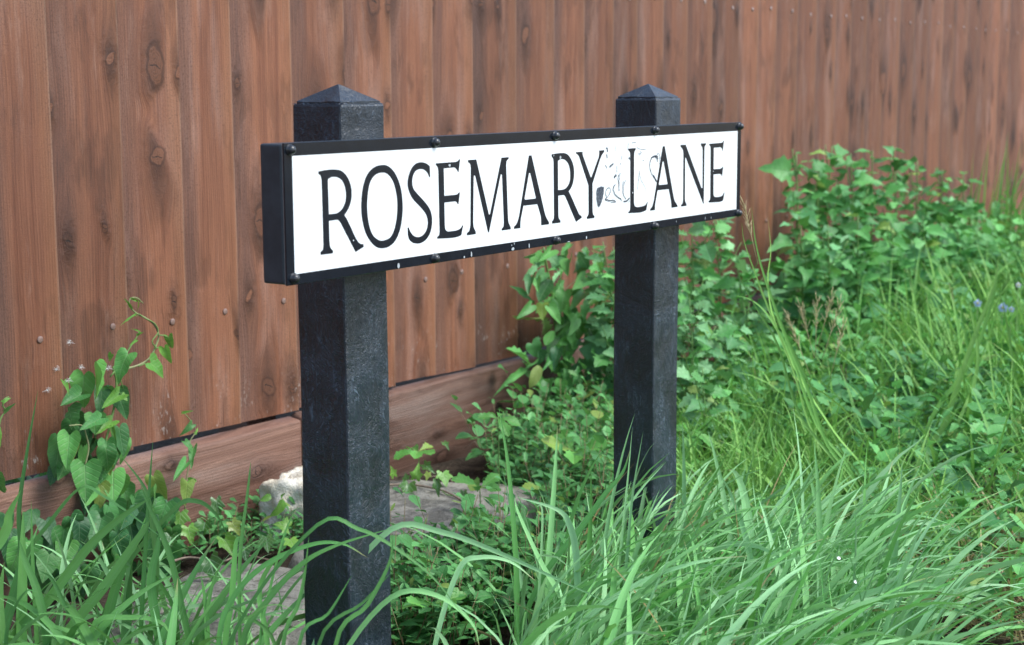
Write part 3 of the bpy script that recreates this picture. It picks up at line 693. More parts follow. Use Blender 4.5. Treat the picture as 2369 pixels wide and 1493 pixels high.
M['bush'] = leaf_material('bush_leaf', (0.048, 0.213, 0.043), (0.179, 0.512, 0.130), (0.20, 0.38, 0.17), 0.25, 0.46)
M['oval'] = leaf_material('oval_leaf', (0.076, 0.267, 0.085), (0.203, 0.524, 0.195), (0.22, 0.40, 0.22), 0.25, 0.48)
M['cover'] = leaf_material('cover_leaf', (0.055, 0.206, 0.053), (0.131, 0.400, 0.113), (0.20, 0.36, 0.12), 0.25, 0.45)
M['cinq'] = leaf_material('cinquefoil_leaf', (0.094, 0.313, 0.057), (0.153, 0.437, 0.086), (0.24, 0.42, 0.12), 0.40, 0.45, veins=9.0)
M['stem'] = plain('green_stem', (0.12, 0.25, 0.06), 0.5, 0.4, 0, 0, 60, (0.17, 0.30, 0.09))
M['stem_red'] = plain('reddish_stem', (0.16, 0.10, 0.055), 0.55, 0.4, 0, 0, 60, (0.19, 0.17, 0.07))
M['stem_vine'] = plain('vine_stem', (0.22, 0.19, 0.11), 0.55, 0.4, 0, 0, 40, (0.24, 0.30, 0.12))
M['twig'] = plain('dry_twig', (0.22, 0.165, 0.12), 0.8, 0.2, 0, 0, 90, (0.34, 0.27, 0.20))
M['blade'] = blade_material('tussock_blade', (0.150, 0.450, 0.090), (0.375, 0.680, 0.335), 0.14, 0.28)
M['blade_wide'] = blade_material('broad_blade', (0.095, 0.295, 0.075), (0.170, 0.420, 0.105), 0.08, 0.28)
M['blade_mix'] = blade_material('verge_blade', (0.130, 0.370, 0.070), (0.290, 0.560, 0.120), 0.2, 0.28)
M['straw'] = blade_material('straw_blade', (0.36, 0.26, 0.10), (0.50, 0.41, 0.22), 0.0, 0.15)
M['seed_head'] = plain('dry_seed_head', (0.50, 0.40, 0.20), 0.7, 0.2, 0, 0, 200, (0.60, 0.52, 0.32))

# ------------------------------------------------------------------ leaf shapes: right half outline (x, y, foot on the midrib)
SHAPES = {
 'heart': [(0, 0, 0), (.09, -.09, 0), (.22, -.15, .02), (.36, -.11, .05), (.45, .04, .11), (.45, .20, .24), (.39, .40, .42), (.29, .59, .60), (.17, .78, .78), (.06, .94, .92), (0, 1, 1)],
 'arrow': [(0, 0, 0), (.10, -.13, 0), (.27, -.22, .02), (.36, -.13, .05), (.35, .04, .11), (.33, .20, .24), (.28, .40, .42), (.21, .59, .60), (.12, .80, .80), (.04, .94, .92), (0, 1, 1)],
 'ivy': [(0, 0, 0), (.12, -.10, 0), (.30, -.19, .02), (.46, -.10, .06), (.40, .06, .13), (.53, .19, .20), (.66, .42, .28), (.42, .43, .40), (.27, .54, .54), (.17, .78, .78), (0, 1, 1)],
 'toothed': [(0, 0, 0), (.04, .10, .10), (.17, .20, .20), (.14, .29, .28), (.33, .38, .36), (.20, .48, .48), (.27, .60, .57), (.15, .68, .68), (.11, .84, .84), (0, 1, 1)],
 'thistle': [(0, 0, 0), (.06, .08, .08), (.20, .12, .14), (.10, .22, .22), (.26, .30, .31), (.14, .40, .40), (.31, .50, .50), (.20, .60, .60), (.27, .70, .69), (.15, .80, .80), (.08, .92, .91), (0, 1, 1)],
 'bush': [(0, 0, 0), (.18, -.07, 0), (.37, .03, .07), (.35, .15, .16), (.46, .28, .28), (.35, .40, .40), (.31, .54, .54), (.19, .63, .65), (.14, .80, .80), (0, 1, 1)],
 'cinq': [(0, 0, 0), (.07, .20, .20), (.15, .35, .35), (.14, .42, .42), (.23, .52, .50), (.20, .58, .58), (.28, .69, .66), (.23, .74, .74), (.24, .86, .83), (.14, .88, .90), (.09, .97, .95), (0, 1, 1)],
 'oval': [(0, 0, 0), (.14, .07, .07), (.27, .24, .24), (.33, .45, .45), (.31, .65, .65), (.22, .84, .84), (.09, .96, .95), (0, 1, 1)],
 'lance': [(0, 0, 0), (.09, .18, .18), (.16, .42, .42), (.13, .68, .68), (.05, .90, .90), (0, 1, 1)],
}
def leaf_verts(kind, fold=0.15, droop=0.2, wave=0.03, seed=0, jitter=0.02):
    r = random.Random(seed)
    S = SHAPES[kind]
    def bend(x, y):
        z = fold * abs(x) - droop * max(0, y) ** 2 + wave * math.sin(9 * y + 5 * x + seed) * min(1, abs(x) * 5)
        return (x, y - 0.12 * droop * max(0, y) ** 2, z)
    vs, uv, fs = [], [], []
    n = len(S)
    for (x, y, m) in S:
        vs.append(bend(0, m)); uv.append((0.5, m))
    for side in (1, -1):
        b = len(vs)
        for i, (x, y, m) in enumerate(S):
            jx, jy = (r.uniform(-jitter, jitter), r.uniform(-jitter, jitter)) if 0 < i < n - 1 else (0, 0)
            # half-way row, then the edge itself
            vs.append(bend(side * (x + jx) * 0.52, m + (y + jy - m) * 0.52)); uv.append((0.5 + side * x * 0.5, m + (y - m) * 0.52))
            vs.append(bend(side * (x + jx), y + jy)); uv.append((0.5 + side * x, y))
        for i in range(n - 1):
            q1 = (i, i + 1, b + 2 * i + 2, b + 2 * i); q2 = (b + 2 * i, b + 2 * i + 2, b + 2 * i + 3, b + 2 * i + 1)
            fs += [q1[::-1], q2[::-1]] if side > 0 else [q1, q2]
    # flip so the upper face looks along +z
    return vs, [f for f in fs], uv
LEAF = {}
def leaf_mesh(kind, mat, k):
    key = (kind, mat, k)
    if key not in LEAF:
        acc = Acc()
        v, f, uv = leaf_verts(kind, (0.08, 0.34, 0.22, 0.60)[k], (0.08, 0.30, 0.60, 0.15)[k], (0.03, 0.05, 0.06, 0.04)[k], k * 3 + 1)
        acc.add(v, f, uv)
        me = acc.mesh(kind + '_leaf')
        me.materials.append(M[mat])
        LEAF[key] = me
    return LEAF[key]
def frame(base, tip, normal):
    y = (Vector(tip) - Vector(base))
    L = y.length
    y = y / max(L, 1e-6)
    nrm = Vector(normal)
    z = nrm - y * nrm.dot(y)
    if z.length < 1e-4: z = Vector((0, 0, 1)) - y * y.z
    z.normalize()
    x = y.cross(z)
    return x, y, z, L
def leaf_obj(root, kind, mat, base, tip, width=None, normal=None, name='leaf', k=None):
    """one leaf as a part of its plant; width is the full width in metres"""
    base, tip = Vector(base), Vector(tip)
    if normal is None:
        nb = (CAM - base).normalized() * 0.8 + Vector((random.uniform(-.5, .5), random.uniform(-.5, .2), random.uniform(0.1, .8)))
        normal = nb + Vector((random.gauss(0, .35), random.gauss(0, .25), random.gauss(0, .35)))
    x, y, z, L = frame(base, tip, normal)
    full = 2 * max(s[0] for s in SHAPES[kind])
    wx = L if width is None else width / full
    mtx = Matrix((x * wx, y * L, z * (L * 0.5 + wx * 0.5))).transposed().to_4x4()
    o = bpy.data.objects.new(name, leaf_mesh(kind, mat, random.randrange(4) if k is None else k))
    link(o, root)
    o.matrix_local = Matrix.Translation(base - root.location) @ mtx
    return o
def stem_obj(root, pts, r0, r1, mat, name='stem', n=6):
    acc = Acc()
    tube(acc, [Vector(p) - root.location for p in pts], r0, r1, n)
    return make(name, acc.mesh(name), M[mat], root)
def px_len(p, px):            # metres that px pixels span at the distance of p
    return px * (Vector(p) - CAM).dot(VIEW) / FPX

def px_leaves(root, rows, Yf, kind, mat, conv=lambda x, y: (x, y), scale=1.0, depth_jit=0.03):
    for (b, t, w) in rows:
        pb, pt = conv(*b), conv(*t)
        Y = Yf(pb) if callable(Yf) else Yf
        Y += random.uniform(-depth_jit, depth_jit)
        B = at_plane(*pb, Y)
        T = at_plane(*pt, Y - random.uniform(-0.01, 0.035))
        leaf_obj(root, kind if isinstance(kind, str) else random.choice(kind), mat if isinstance(mat, str) else random.choice(mat), B, T, px_len(B, w * scale))

def blade_pts(base, az, length, lean0, curl, segs=8, twist=0.0, side=0.0):
    p = Vector(base); out = [p.copy()]
    for i in range(segs):
        t = (i + 0.5) / segs
        ph = lean0 + curl * t ** 1.4
        a = az + side * t
        p = p + Vector((math.sin(ph) * math.cos(a), math.sin(ph) * math.sin(a), math.cos(ph))) * (length / segs)
        out.append(p.copy())
    return out
def blade_strip(acc, pts, width, var=0.0, fold=0.25, twist=0.0, tipw=0.02, face=None, base_w=0.7):
    n = len(pts)
    vs, uv, fs = [], [], []
    for i, p in enumerate(pts):
        t = i / (n - 1)
        tg = (pts[min(i + 1, n - 1)] - pts[max(i - 1, 0)]).normalized()
        ref = face if face is not None else Vector((0, 0, 1))
        s = tg.cross(ref)
        if s.length < 0.05: s = tg.cross(Vector((0.8, -0.6, 0.1)))
        s.normalize()
        if twist:
            s = Matrix.Rotation(twist * t, 3, tg) @ s
        up = s.cross(tg)
        wv = width * (base_w + (1 - base_w) * min(1, t * 4)) * (1 - max(0, (t - 0.45) / 0.55) ** 1.7 * (1 - tipw)) * 0.5
        vs += [p - s * wv + up * wv * fold, p, p + s * wv + up * wv * fold]
        uv += [(0, t), (0.5, t), (1, t)]
    for i in range(n - 1):
        a = i * 3
        fs += [(a, a + 1, a + 4, a + 3), (a + 1, a + 2, a + 5, a + 4)]
    acc.add(vs, fs, uv, var)

# ------------------------------------------------------------------ stones by the fence
def stone(name, label, loc, dims, seed, mat, rough=0.08, top_flat=0.6, rotz=0.0, sub=4, sphere=0.40):
    bm = bmesh.new()
    bmesh.ops.create_cube(bm, size=1)
    bmesh.ops.subdivide_edges(bm, edges=bm.edges[:], cuts=2 ** sub // 2, use_grid_fill=True)
    from mathutils import noise as mn
    off = Vector((seed * 13.7, seed * 5.1, seed * 2.3))
    for v in bm.verts:
        c = v.co.copy()
        s = c.normalized() * 0.62
        k = sphere
        c = c * (1 - k) + s * k
        if c.z > 0: c.z *= top_flat / 0.6
        w = Vector((c.x * dims[0], c.y * dims[1], c.z * dims[2]))
        d = mn.noise(w * 7 + off) * rough + mn.noise(w * 22 + off) * rough * 0.45 + mn.noise(w * 60 + off) * rough * 0.2
        v.co = w + c.normalized() * d * min(dims) * 1.4
    me = bm_mesh(name, bm, True)
    o = make(name, me, mat, None, loc)
    o.rotation_euler = (0, 0, rotz)
    tag(o, label, 'stone')
    return o
def stone_material(name, a, b, c3, sc=1.0, bump=0.6, moss=0.0):
    N = NT(name)
    tc = N.n('TexCoord').outputs['Object']
    n1 = N.noise(tc, 9.0 * sc, 6, 0.65); n2 = N.noise(tc, 60.0 * sc, 5, 0.65); n3 = N.noise(tc, 220.0 * sc, 3, 0.6)
    c = N.mix(N.ramp(n1, 0.42, 0.58), a, b)
    ms = N.noise(tc, 13.0 * sc, 5, 0.7)
    c = N.mix(N.m('MULTIPLY', N.ramp(ms, 0.58, 0.68), moss), c, (0.07, 0.085, 0.035))
    c = N.mix(N.m('MULTIPLY', N.ramp(n2, 0.52, 0.70), 0.7), c, c3)
    c = N.mix(N.m('MULTIPLY', N.ramp(n3, 0.58, 0.72), 0.4), c, (0.10, 0.085, 0.06))
    N.p(Base_Color=c, Roughness=0.9, Specular_IOR_Level=0.25)
    N.bump(N.m('ADD', N.m('MULTIPLY', n2, 1.0), N.m('MULTIPLY', n3, 0.5)), bump, 0.006)
    return N.mat
M['lime'] = stone_material('pale_limestone', (0.70, 0.64, 0.50), (0.80, 0.76, 0.66), (0.40, 0.31, 0.18), 1.2, 1.0)
M['slab'] = stone_material('grey_sandstone', (0.22, 0.212, 0.178), (0.42, 0.40, 0.335), (0.09, 0.083, 0.066), 1.3, 1.5, 0.6)
p = at_plane(700, 1145, 2.30)
stone('limestone_block', 'pale rough limestone block half hidden behind the near post', (p.x + 0.045, 2.33, 0.036), (0.25, 0.13, 0.16), 2, M['lime'], 0.22, 0.62, 0.25, 5, 0.20)
p = at_ground(1000, 1215, 0.05)
stone('flat_stone', 'flat grey stone on the ground just right of the near post', (p.x - 0.01, p.y + 0.02, 0.012), (0.66, 0.40, 0.115), 5, M['slab'], 0.07, 0.6, 0.35)
p = at_ground(430, 1425, 0.05)
stone('flat_stone', 'broad grey stone behind the grass at lower left', (p.x + 0.08, p.y - 0.03, -0.022), (0.60, 0.44, 0.115), 9, M['slab'], 0.07, 0.6, 0.3)

# ------------------------------------------------------------------ bindweed climbing the fence at left
YV = YF - 0.055
vine = thing('bindweed_vine', 'bindweed vine with heart-shaped leaves climbing the left boards to a curled tip', 'vine', at_plane(255, 1300, YV - 0.05))
def on_fence(pts, Y): return [at_plane(x, y, Y) for x, y in pts]
main = spline(on_fence([(258, 1300), (262, 1190), (248, 1110), (240, 1045), (254, 985), (266, 930), (269, 880), (262, 850), (285, 852)], YV), 4)
stem_obj(vine, main, 0.0034, 0.0022, 'stem')
tip = spline(on_fence([(285, 855), (318, 846), (345, 830), (360, 802), (367, 775), (355, 750), (335, 735), (315, 725), (302, 711), (299, 697), (306, 689), (319, 691), (331, 702)], YV - 0.015), 4)
stem_obj(vine, tip, 0.0026, 0.0011, 'stem_vine')
stem_obj(vine, spline(on_fence([(362, 806), (352, 790), (366, 768), (357, 748), (338, 738), (322, 727)], YV - 0.018), 4), 0.0014, 0.001, 'stem')
stem_obj(vine, spline(on_fence([(255, 872), (282, 838), (297, 810), (313, 786), (322, 768)], YV - 0.01), 4), 0.002, 0.0012, 'stem')
stem_obj(vine, spline(on_fence([(196, 1080), (205, 1040), (200, 1010), (190, 985), (160, 985)], YV - 0.06), 4), 0.0018, 0.0014, 'stem_vine')
for a, b in (((367, 776), (390, 782)), ((358, 806), (380, 808)), ((320, 848), (348, 842)), ((268, 905), (282, 915)), ((275, 870), (285, 900))):
    stem_obj(vine, on_fence([a, ((a[0] + b[0]) / 2, (a[1] + b[1]) / 2 - 3), b], YV - 0.02), 0.0012, 0.001, 'stem')
px_leaves(vine, [((218, 846), (231, 928), 54), ((194, 868), (190, 952), 58), ((296, 820), (261, 874), 52), ((187, 914), (142, 934), 44),
                 ((161, 1008), (153, 1086), 52), ((140, 1018), (124, 1108), 56), ((196, 1076), (200, 1164), 70), ((245, 1038), (255, 1100), 48), ((233, 968), (193, 986), 34),
                 ((262, 1092), (262, 1168), 58), ((160, 1288), (180, 1378), 62), ((232, 1222), (250, 1292), 62), ((355, 1103), (385, 1168), 44)],
          YV - 0.04, 'heart', 'bind', depth_jit=0.025)
px_leaves(vine, [((160, 943), (172, 998), 48), ((205, 1018), (178, 1074), 58), ((214, 1058), (190, 1098), 62), ((272, 1020), (268, 1062), 30), ((150, 1228), (165, 1292), 62),
                 ((20, 1238), (30, 1332), 48), ((12, 1190), (20, 1242), 42), ((310, 1148), (330, 1204), 52), ((215, 985), (240, 1030), 50), ((285, 1125), (300, 1185), 48), ((215, 1150), (205, 1215), 55),
                 ((105, 1205), (120, 1260), 46), ((300, 1215), (290, 1275), 46), ((75, 1180), (58, 1235), 44), ((345, 1180), (352, 1235), 44), ((190, 1210), (150, 1250), 44), ((250, 1180), (225, 1215), 40)],
          YV - 0.01, 'heart', 'bind_dark', depth_jit=0.02)
px_leaves(vine, [((348, 840), (390, 870), 46), ((380, 806), (397, 846), 24), ((390, 780), (401, 818), 21), ((148, 882), (160, 898), 15), ((258, 820), (250, 838), 14), ((282, 914), (296, 928), 17),
                 ((313, 788), (300, 800), 8), ((318, 775), (332, 768), 7), ((322, 770), (322, 758), 6), ((306, 690), (331, 704), 6), ((300, 712), (289, 690), 8), ((312, 731), (288, 737), 7), ((319, 700), (321, 722), 4),
                 ((258, 975), (228, 996), 30), ((273, 916), (240, 940), 34), ((240, 1050), (228, 1068), 24), ((262, 990), (268, 1022), 12)],
          YV - 0.03, 'arrow', 'bright', depth_jit=0.01)
midv = []
for k in range(26):
    x, y = random.uniform(125, 290), random.uniform(890, 1130)
    if x < 150 and y < 1000: continue
    midv.append(((x, y), (x + random.uniform(-26, 26), y + random.uniform(38, 68)), random.uniform(30, 52)))
px_leaves(vine, midv, YV - 0.015, 'heart', ['bind', 'bind_dark'], depth_jit=0.02)
low = []
for k in range(85):
    x, y = random.uniform(40, 400), random.uniform(1120, 1330)
    if y < 1235 - 0.32 * (x - 40): continue
    low.append(((x, y), (x + random.uniform(-30, 30), y + random.uniform(45, 80)), random.uniform(40, 60)))
px_leaves(vine, low, YV - 0.05, 'heart', ['bind', 'bind_dark', 'bind_dark'], depth_jit=0.04)
v2 = thing('bindweed_vine', 'thin young bindweed shoot on the gravel board between the tall vine and near post', 'vine', at_plane(430, 1190, YF - 0.07))
stem_obj(v2, spline(on_fence([(428, 1190), (430, 1120), (436, 1080), (438, 1045), (440, 1020), (452, 1000), (445, 980), (430, 960), (424, 954)], YF - 0.07), 4), 0.0017, 0.0009, 'stem_vine')
px_leaves(v2, [((443, 983), (420, 1008), 18), ((428, 1022), (448, 1038), 20), ((447, 1038), (440, 1078), 20), ((430, 1073), (401, 1110), 24), ((436, 1112), (464, 1114), 16), ((434, 1118), (428, 1172), 34), ((424, 955), (448, 950), 7), ((452, 1002), (462, 990), 8)],
          YF - 0.085, 'arrow', ['bind', 'bright'], depth_jit=0.01)
v3 = thing('bindweed_vine', 'bindweed shoot tip at the left edge of the photograph', 'vine', at_plane(-12, 1280, YF - 0.07))
stem_obj(v3, spline(on_fence([(-15, 1280), (-8, 1120), (-2, 985), (12, 952), (6, 938), (10, 924), (20, 918)], YF - 0.07), 4), 0.002, 0.001, 'stem')
px_leaves(v3, [((12, 952), (36, 932), 14), ((8, 930), (25, 918), 10), ((-8, 1000), (2, 1040), 30), ((-10, 1100), (10, 1150), 40)], YF - 0.08, 'arrow', ['bind', 'bright'], depth_jit=0.01)

# blown thistle-down caught on the boards
down = plain('white_down', (0.80, 0.80, 0.78), 0.8, 0.2)
for (px, py, a, lb) in [(130, 853, 0.3, 'feathery white seed stuck on the board left of the bindweed'), (159, 792, 2.0, 'uppermost white seed with its stalk beside the bindweed'), (109, 902, -1.4, 'lowest white parachute seed left of the bindweed'),
                        (186, 849, 0.8, 'faint white seed just above the bindweed leaves'), (155, 880, 1.2, 'white seed tuft resting on the leftmost small bindweed leaf'), (248, 852, 1.9, 'white seed tuft caught among the upper bindweed leaves')]:
    c = at_plane(px, py, YF - 0.022)
    if px in (155, 248): c = at_plane(px, py, YV - 0.06)
    acc = Acc()
    rr = random.Random(px)
    for k in range(16):
        an = 6.283 * k / 16 + rr.uniform(-.1, .1)
        l = rr.uniform(0.006, 0.010)
        q = Vector((math.cos(an) * l, -abs(rr.uniform(0.000, 0.004)), math.sin(an) * l * 0.75))
        tube(acc, [Vector((0, 0, 0)), q], 0.00022, 0.00015, 3)
    tube(acc, [Vector((0, 0, 0)), Vector((math.sin(a) * 0.014, -0.002, -math.cos(a) * 0.014 if a < 0 else -0.004))], 0.0003, 0.0003, 3)
    o = make('thistledown_seed', acc.mesh('thistledown_seed'), down, None, c)
    tag(o, lb, 'seed', 'wind-blown seeds on the fence')
# ------------------------------------------------------------------ mixed climbers left of the far post
z3 = lambda X, Y: (1150 + X / 2.713, 500 + Y / 2.713)
YM = YF - 0.10
v4 = thing('bindweed_vine', 'bindweed with hanging heart-shaped leaves against the fence left of the far post', 'vine', at_plane(*z3(380, 1420), YM))
stem_obj(v4, spline([at_plane(*z3(x, y), YM) for x, y in ((400, 1480), (340, 1250), (335, 1120), (390, 980), (385, 800), (370, 640), (380, 510), (495, 395), (490, 300), (540, 200))], 4), 0.0022, 0.001, 'stem_vine')
px_leaves(v4, [((390, 500), (495, 678), 100), ((525, 640), (562, 788), 76), ((440, 752), (432, 952), 98), ((370, 590), (440, 662), 72), ((370, 770), (310, 905), 92), ((350, 928), (472, 1002), 72), ((490, 1008), (402, 1132), 96),
               ((368, 1018), (370, 1162), 84), ((500, 988), (588, 1142), 62), ((350, 1248), (430, 1362), 54), ((460, 1298), (480, 1392), 84), ((300, 1090), (270, 1172), 62), ((420, 1238), (492, 1292), 52)], YM - 0.04, 'heart', 'bind', z3, 1 / 2.713)
px_leaves(v4, [((390, 660), (400, 757), 62), ((560, 850), (575, 938), 82), ((330, 480), (300, 460), 40), ((470, 480), (500, 460), 50), ((400, 1180), (395, 1240), 30), ((430, 880), (500, 930), 60)], YM - 0.02, 'arrow', ['bright', 'bind'], z3, 1 / 2.713)
w1 = thing('sow_thistle', 'leafy thistle-like weed with jagged leaves reaching left over the gravel board', 'weed', at_plane(*z3(420, 1420), YM + 0.02))
stem_obj(w1, spline([at_plane(*z3(x, y), YM + 0.02) for x, y in ((430, 1470), (400, 1100), (370, 750), (345, 490), (310, 310), (292, 200))], 4), 0.0055, 0.003, 'stem')
px_leaves(w1, [((350, 640), (98, 656), 95), ((290, 640), (335, 772), 95), ((205, 935), (78, 808), 90), ((290, 905), (38, 990), 48), ((240, 988), (316, 1098), 66), ((285, 205), (178, 275), 50), ((285, 285), (198, 352), 50), ((270, 372), (238, 432), 38),
               ((298, 212), (378, 302), 66), ((232, 562), (153, 418), 54), ((352, 500), (240, 602), 70), ((340, 470), (280, 430), 40), ((345, 480), (430, 400), 50), ((320, 340), (420, 330), 46), ((260, 750), (240, 880), 60), ((380, 760), (490, 560), 60)],
          YM - 0.02, 'thistle', ['bush', 'bush', 'grey_leaf'], z3, 1 / 2.713, 0.05)

hearts = []
for k in range(95):
    x, y = random.uniform(1225, 1425), random.uniform(570, 1010)
    if x < 1262 and y > 860: continue
    a = random.uniform(-0.9, 0.9); l = random.uniform(28, 52)
    hearts.append(((x, y), (x + math.sin(a) * l, y + math.cos(a) * l), random.uniform(24, 40)))
px_leaves(v4, hearts, YM - 0.05, ['heart', 'heart', 'oval'], ['bind', 'bind_dark', 'bind'], depth_jit=0.06)
more = []
for k in range(70):
    x, y = random.uniform(1225, 1425), random.uniform(560, 1000)
    if x < 1300 - 0.2 * (y - 700) and y > 700: continue
    a = random.uniform(-1.2, 1.2); l = random.uniform(26, 46)
    more.append(((x, y), (x + math.sin(a) * l, y + math.cos(a) * l), random.uniform(14, 26)))
px_leaves(w1, more, YM - 0.03, ['thistle', 'toothed', 'bush'], ['bush', 'bind', 'grey_leaf'], depth_jit=0.07)

# ------------------------------------------------------------------ generic branching weed, each leaf its own part
def weed(name, label, top, Y, n, kinds, mats, llen, branches=5, spread=0.35, group=None, base_shift=0.0, stem='stem', r0=0.004, cat='weed', low=0.12, face=0.55):
    T = at_plane(top[0], top[1], Y)
    h = T.z
    base = Vector((T.x + base_shift + random.uniform(-.03, .03), Y + random.uniform(-.03, .02), 0))
    root = thing(name, label, cat, base, group)
    midp = base.lerp(T, 0.5) + Vector((random.uniform(-.03, .03), random.uniform(-.03, .01), 0))
    main = spline([base, midp, T], 8)
    stem_obj(root, main, r0, r0 * 0.35, stem)
    axes = [(main, 1.0)]
    for b in range(branches):
        t = 0.18 + 0.72 * (b + random.random()) / branches
        s = main[min(len(main) - 1, int(t * (len(main) - 1)))]
        a = 2.4 * b + random.uniform(-.4, .4)
        l = h * spread * random.uniform(0.7, 1.15) * (1.15 - 0.6 * t)
        dv = Vector((math.cos(a), min(0.25, math.sin(a)) , 0.95 + 0.3 * random.random())).normalized()
        e_ = s + dv * l
        if e_.y > YF - 0.06: e_.y = YF - 0.06
        q = spline([s, s.lerp(e_, 0.5) + Vector((0, 0, -0.02)), e_], 4)
        stem_obj(root, q, r0 * 0.6, r0 * 0.25, stem, 'branch', 5)
        axes.append((q, 0.85))
    tot = sum((ax[-1] - ax[0]).length for ax, _ in axes)
    for ax, sc in axes:
        k = max(2, int(round(n * (ax[-1] - ax[0]).length / tot)))
        for i in range(k):
            t = (i + random.random() * 0.8) / k
            if ax is main: t = low + (1 - low) * t
            f = t * (len(ax) - 1); j = min(len(ax) - 2, int(f))
            s = ax[j].lerp(ax[j + 1], f - j)
            a = 2.39996 * i + random.uniform(-.5, .5)
            el = random.uniform(-0.35, 0.55) + 0.5 * max(0, t - 0.7)
            L = llen * random.choice((0.55, 0.8, 1.0, 1.0, 1.35)) * random.uniform(0.85, 1.15) * (1.0 - 0.35 * t)
            dv = Vector((math.cos(a) * math.cos(el), math.sin(a) * math.cos(el), math.sin(el)))
            if s.y + dv.y * L > YF - 0.03: dv.y = -abs(dv.y) * 0.5
            dv.normalize()
            b0 = s + dv * L * 0.22
            nrm = Vector((0, 0, 1)) * (1 - face) + (CAM - s).normalized() * face + Vector((random.uniform(-.5, .5), random.uniform(-.5, .5), random.uniform(-.2, .5)))
            leaf_obj(root, random.choice(kinds), random.choice(mats), b0, b0 + dv * L, None if random.random() < .5 else L * random.uniform(0.55, 0.9), nrm)
    return root

GW = 'grey-green weeds behind the far post'
for i, (top, Y, n, lb) in enumerate([
    ((1395, 560), 2.30, 46, 'grey-green weed rising under the sign just left of the far post'),
    ((1445, 575), 2.22, 40, 'grey-green weed standing directly behind the far post'),
    ((1600, 528), 2.25, 60, 'tall grey-green weed touching the sign bottom right of the far post'),
    ((1652, 505), 2.30, 60, 'tallest grey-green weed under the right end of the sign'),
    ((1702, 590), 2.15, 46, 'slender grey-green weed below the right corner of the sign'),
    ((1595, 690), 1.98, 50, 'lower grey-green weed close against the right side of the far post'),
    ((1680, 740), 1.95, 50, 'sprawling grey-green weed at mid height right of the far post'),
    ((1625, 850), 1.80, 36, 'short grey-green weed at the foot of the clump right of the far post')]):
    weed('goosefoot_weed', lb, top, Y, int(n * 1.8), ['toothed', 'toothed', 'thistle'], ['grey_leaf', 'grey_leaf', 'bush'], 0.080 if Y > 2 else 0.068, 8, 0.36, GW, r0=0.0045)

GB_ = 'broad-leaved weeds of the big clump by the fence'
bush = [((1842, 352), 2.30, 'leftmost tall stem of the big leafy clump by the fence'), ((1895, 372), 2.26, 'second tall stem from the left in the big leafy clump'), ((1925, 338), 2.30, 'pointed stem top above the left half of the big leafy clump'),
        ((1968, 356), 2.24, 'leafy stem left of the middle of the big clump top'), ((2018, 348), 2.30, 'leafy stem at the middle of the big clump top'), ((2066, 338), 2.26, 'highest pointed stem right of the middle of the big clump'),
        ((2122, 372), 2.24, 'leafy stem on the right shoulder of the big clump'), ((2180, 392), 2.28, 'second leafy stem from the right end of the big clump'), ((2228, 398), 2.26, 'rightmost upright stem of the big clump, with a pointed tip'),
        ((1850, 500), 2.12, 'shorter broad-leaved weed at the left foot of the big clump'), ((1915, 520), 2.02, 'broad-leaved weed filling the lower left of the big clump'), ((1985, 500), 2.02, 'broad-leaved weed low in the middle of the big clump'),
        ((2060, 510), 2.05, 'broad-leaved weed low right of the middle of the big clump'), ((2135, 500), 2.02, 'broad-leaved weed filling the lower right of the big clump'), ((2215, 520), 2.04, 'broad-leaved weed at the right foot of the big clump'),
        ((2262, 560), 2.10, 'pale broad-leaved weed between the big clump and tall grass at right')]
for i, (top, Y, lb) in enumerate(bush):
    weed('broadleaf_weed', lb, top, Y, 72, ['bush', 'bush', 'toothed'], ['bush', 'bush', 'oval'], 0.082, 7, 0.25, GB_, r0=0.006)
OV = 'blue-green oval-leaved seedlings'
for (top, Y, n, lb) in [((1945, 845), 1.62, 16, 'blue-green oval-leaved seedling below the dry seed heads'), ((2040, 905), 1.45, 16, 'oval-leaved seedling right of and below the first one'), ((2195, 655), 1.75, 22, 'tall oval-leaved plant on a brown stem below the big clump'),
                        ((2150, 985), 1.30, 20, 'oval-leaved seedling in the grass near the middle of the right side'), ((2265, 940), 1.32, 18, 'oval-leaved seedling toward the right edge at mid height'), ((2160, 1095), 1.15, 14, 'lowest oval-leaved seedling standing dark above the pale grass'),
                        ((2330, 1000), 1.25, 16, 'oval-leaved seedling at the right edge of the photograph'), ((2090, 800), 1.60, 18, 'oval-leaved plant in the middle of the verge below the big clump'), ((2300, 800), 1.55, 18, 'oval-leaved plant below the pale blue flowers'), ((1830, 830), 1.72, 16, 'oval-leaved plant beside the arching seeding grass')]:
    weed('oval_leaf_plant', lb, top, Y, int(n * 1.6), ['oval'], ['oval'], 0.070, 4, 0.34, OV, stem='stem_red', r0=0.003, cat='plant', low=0.3)

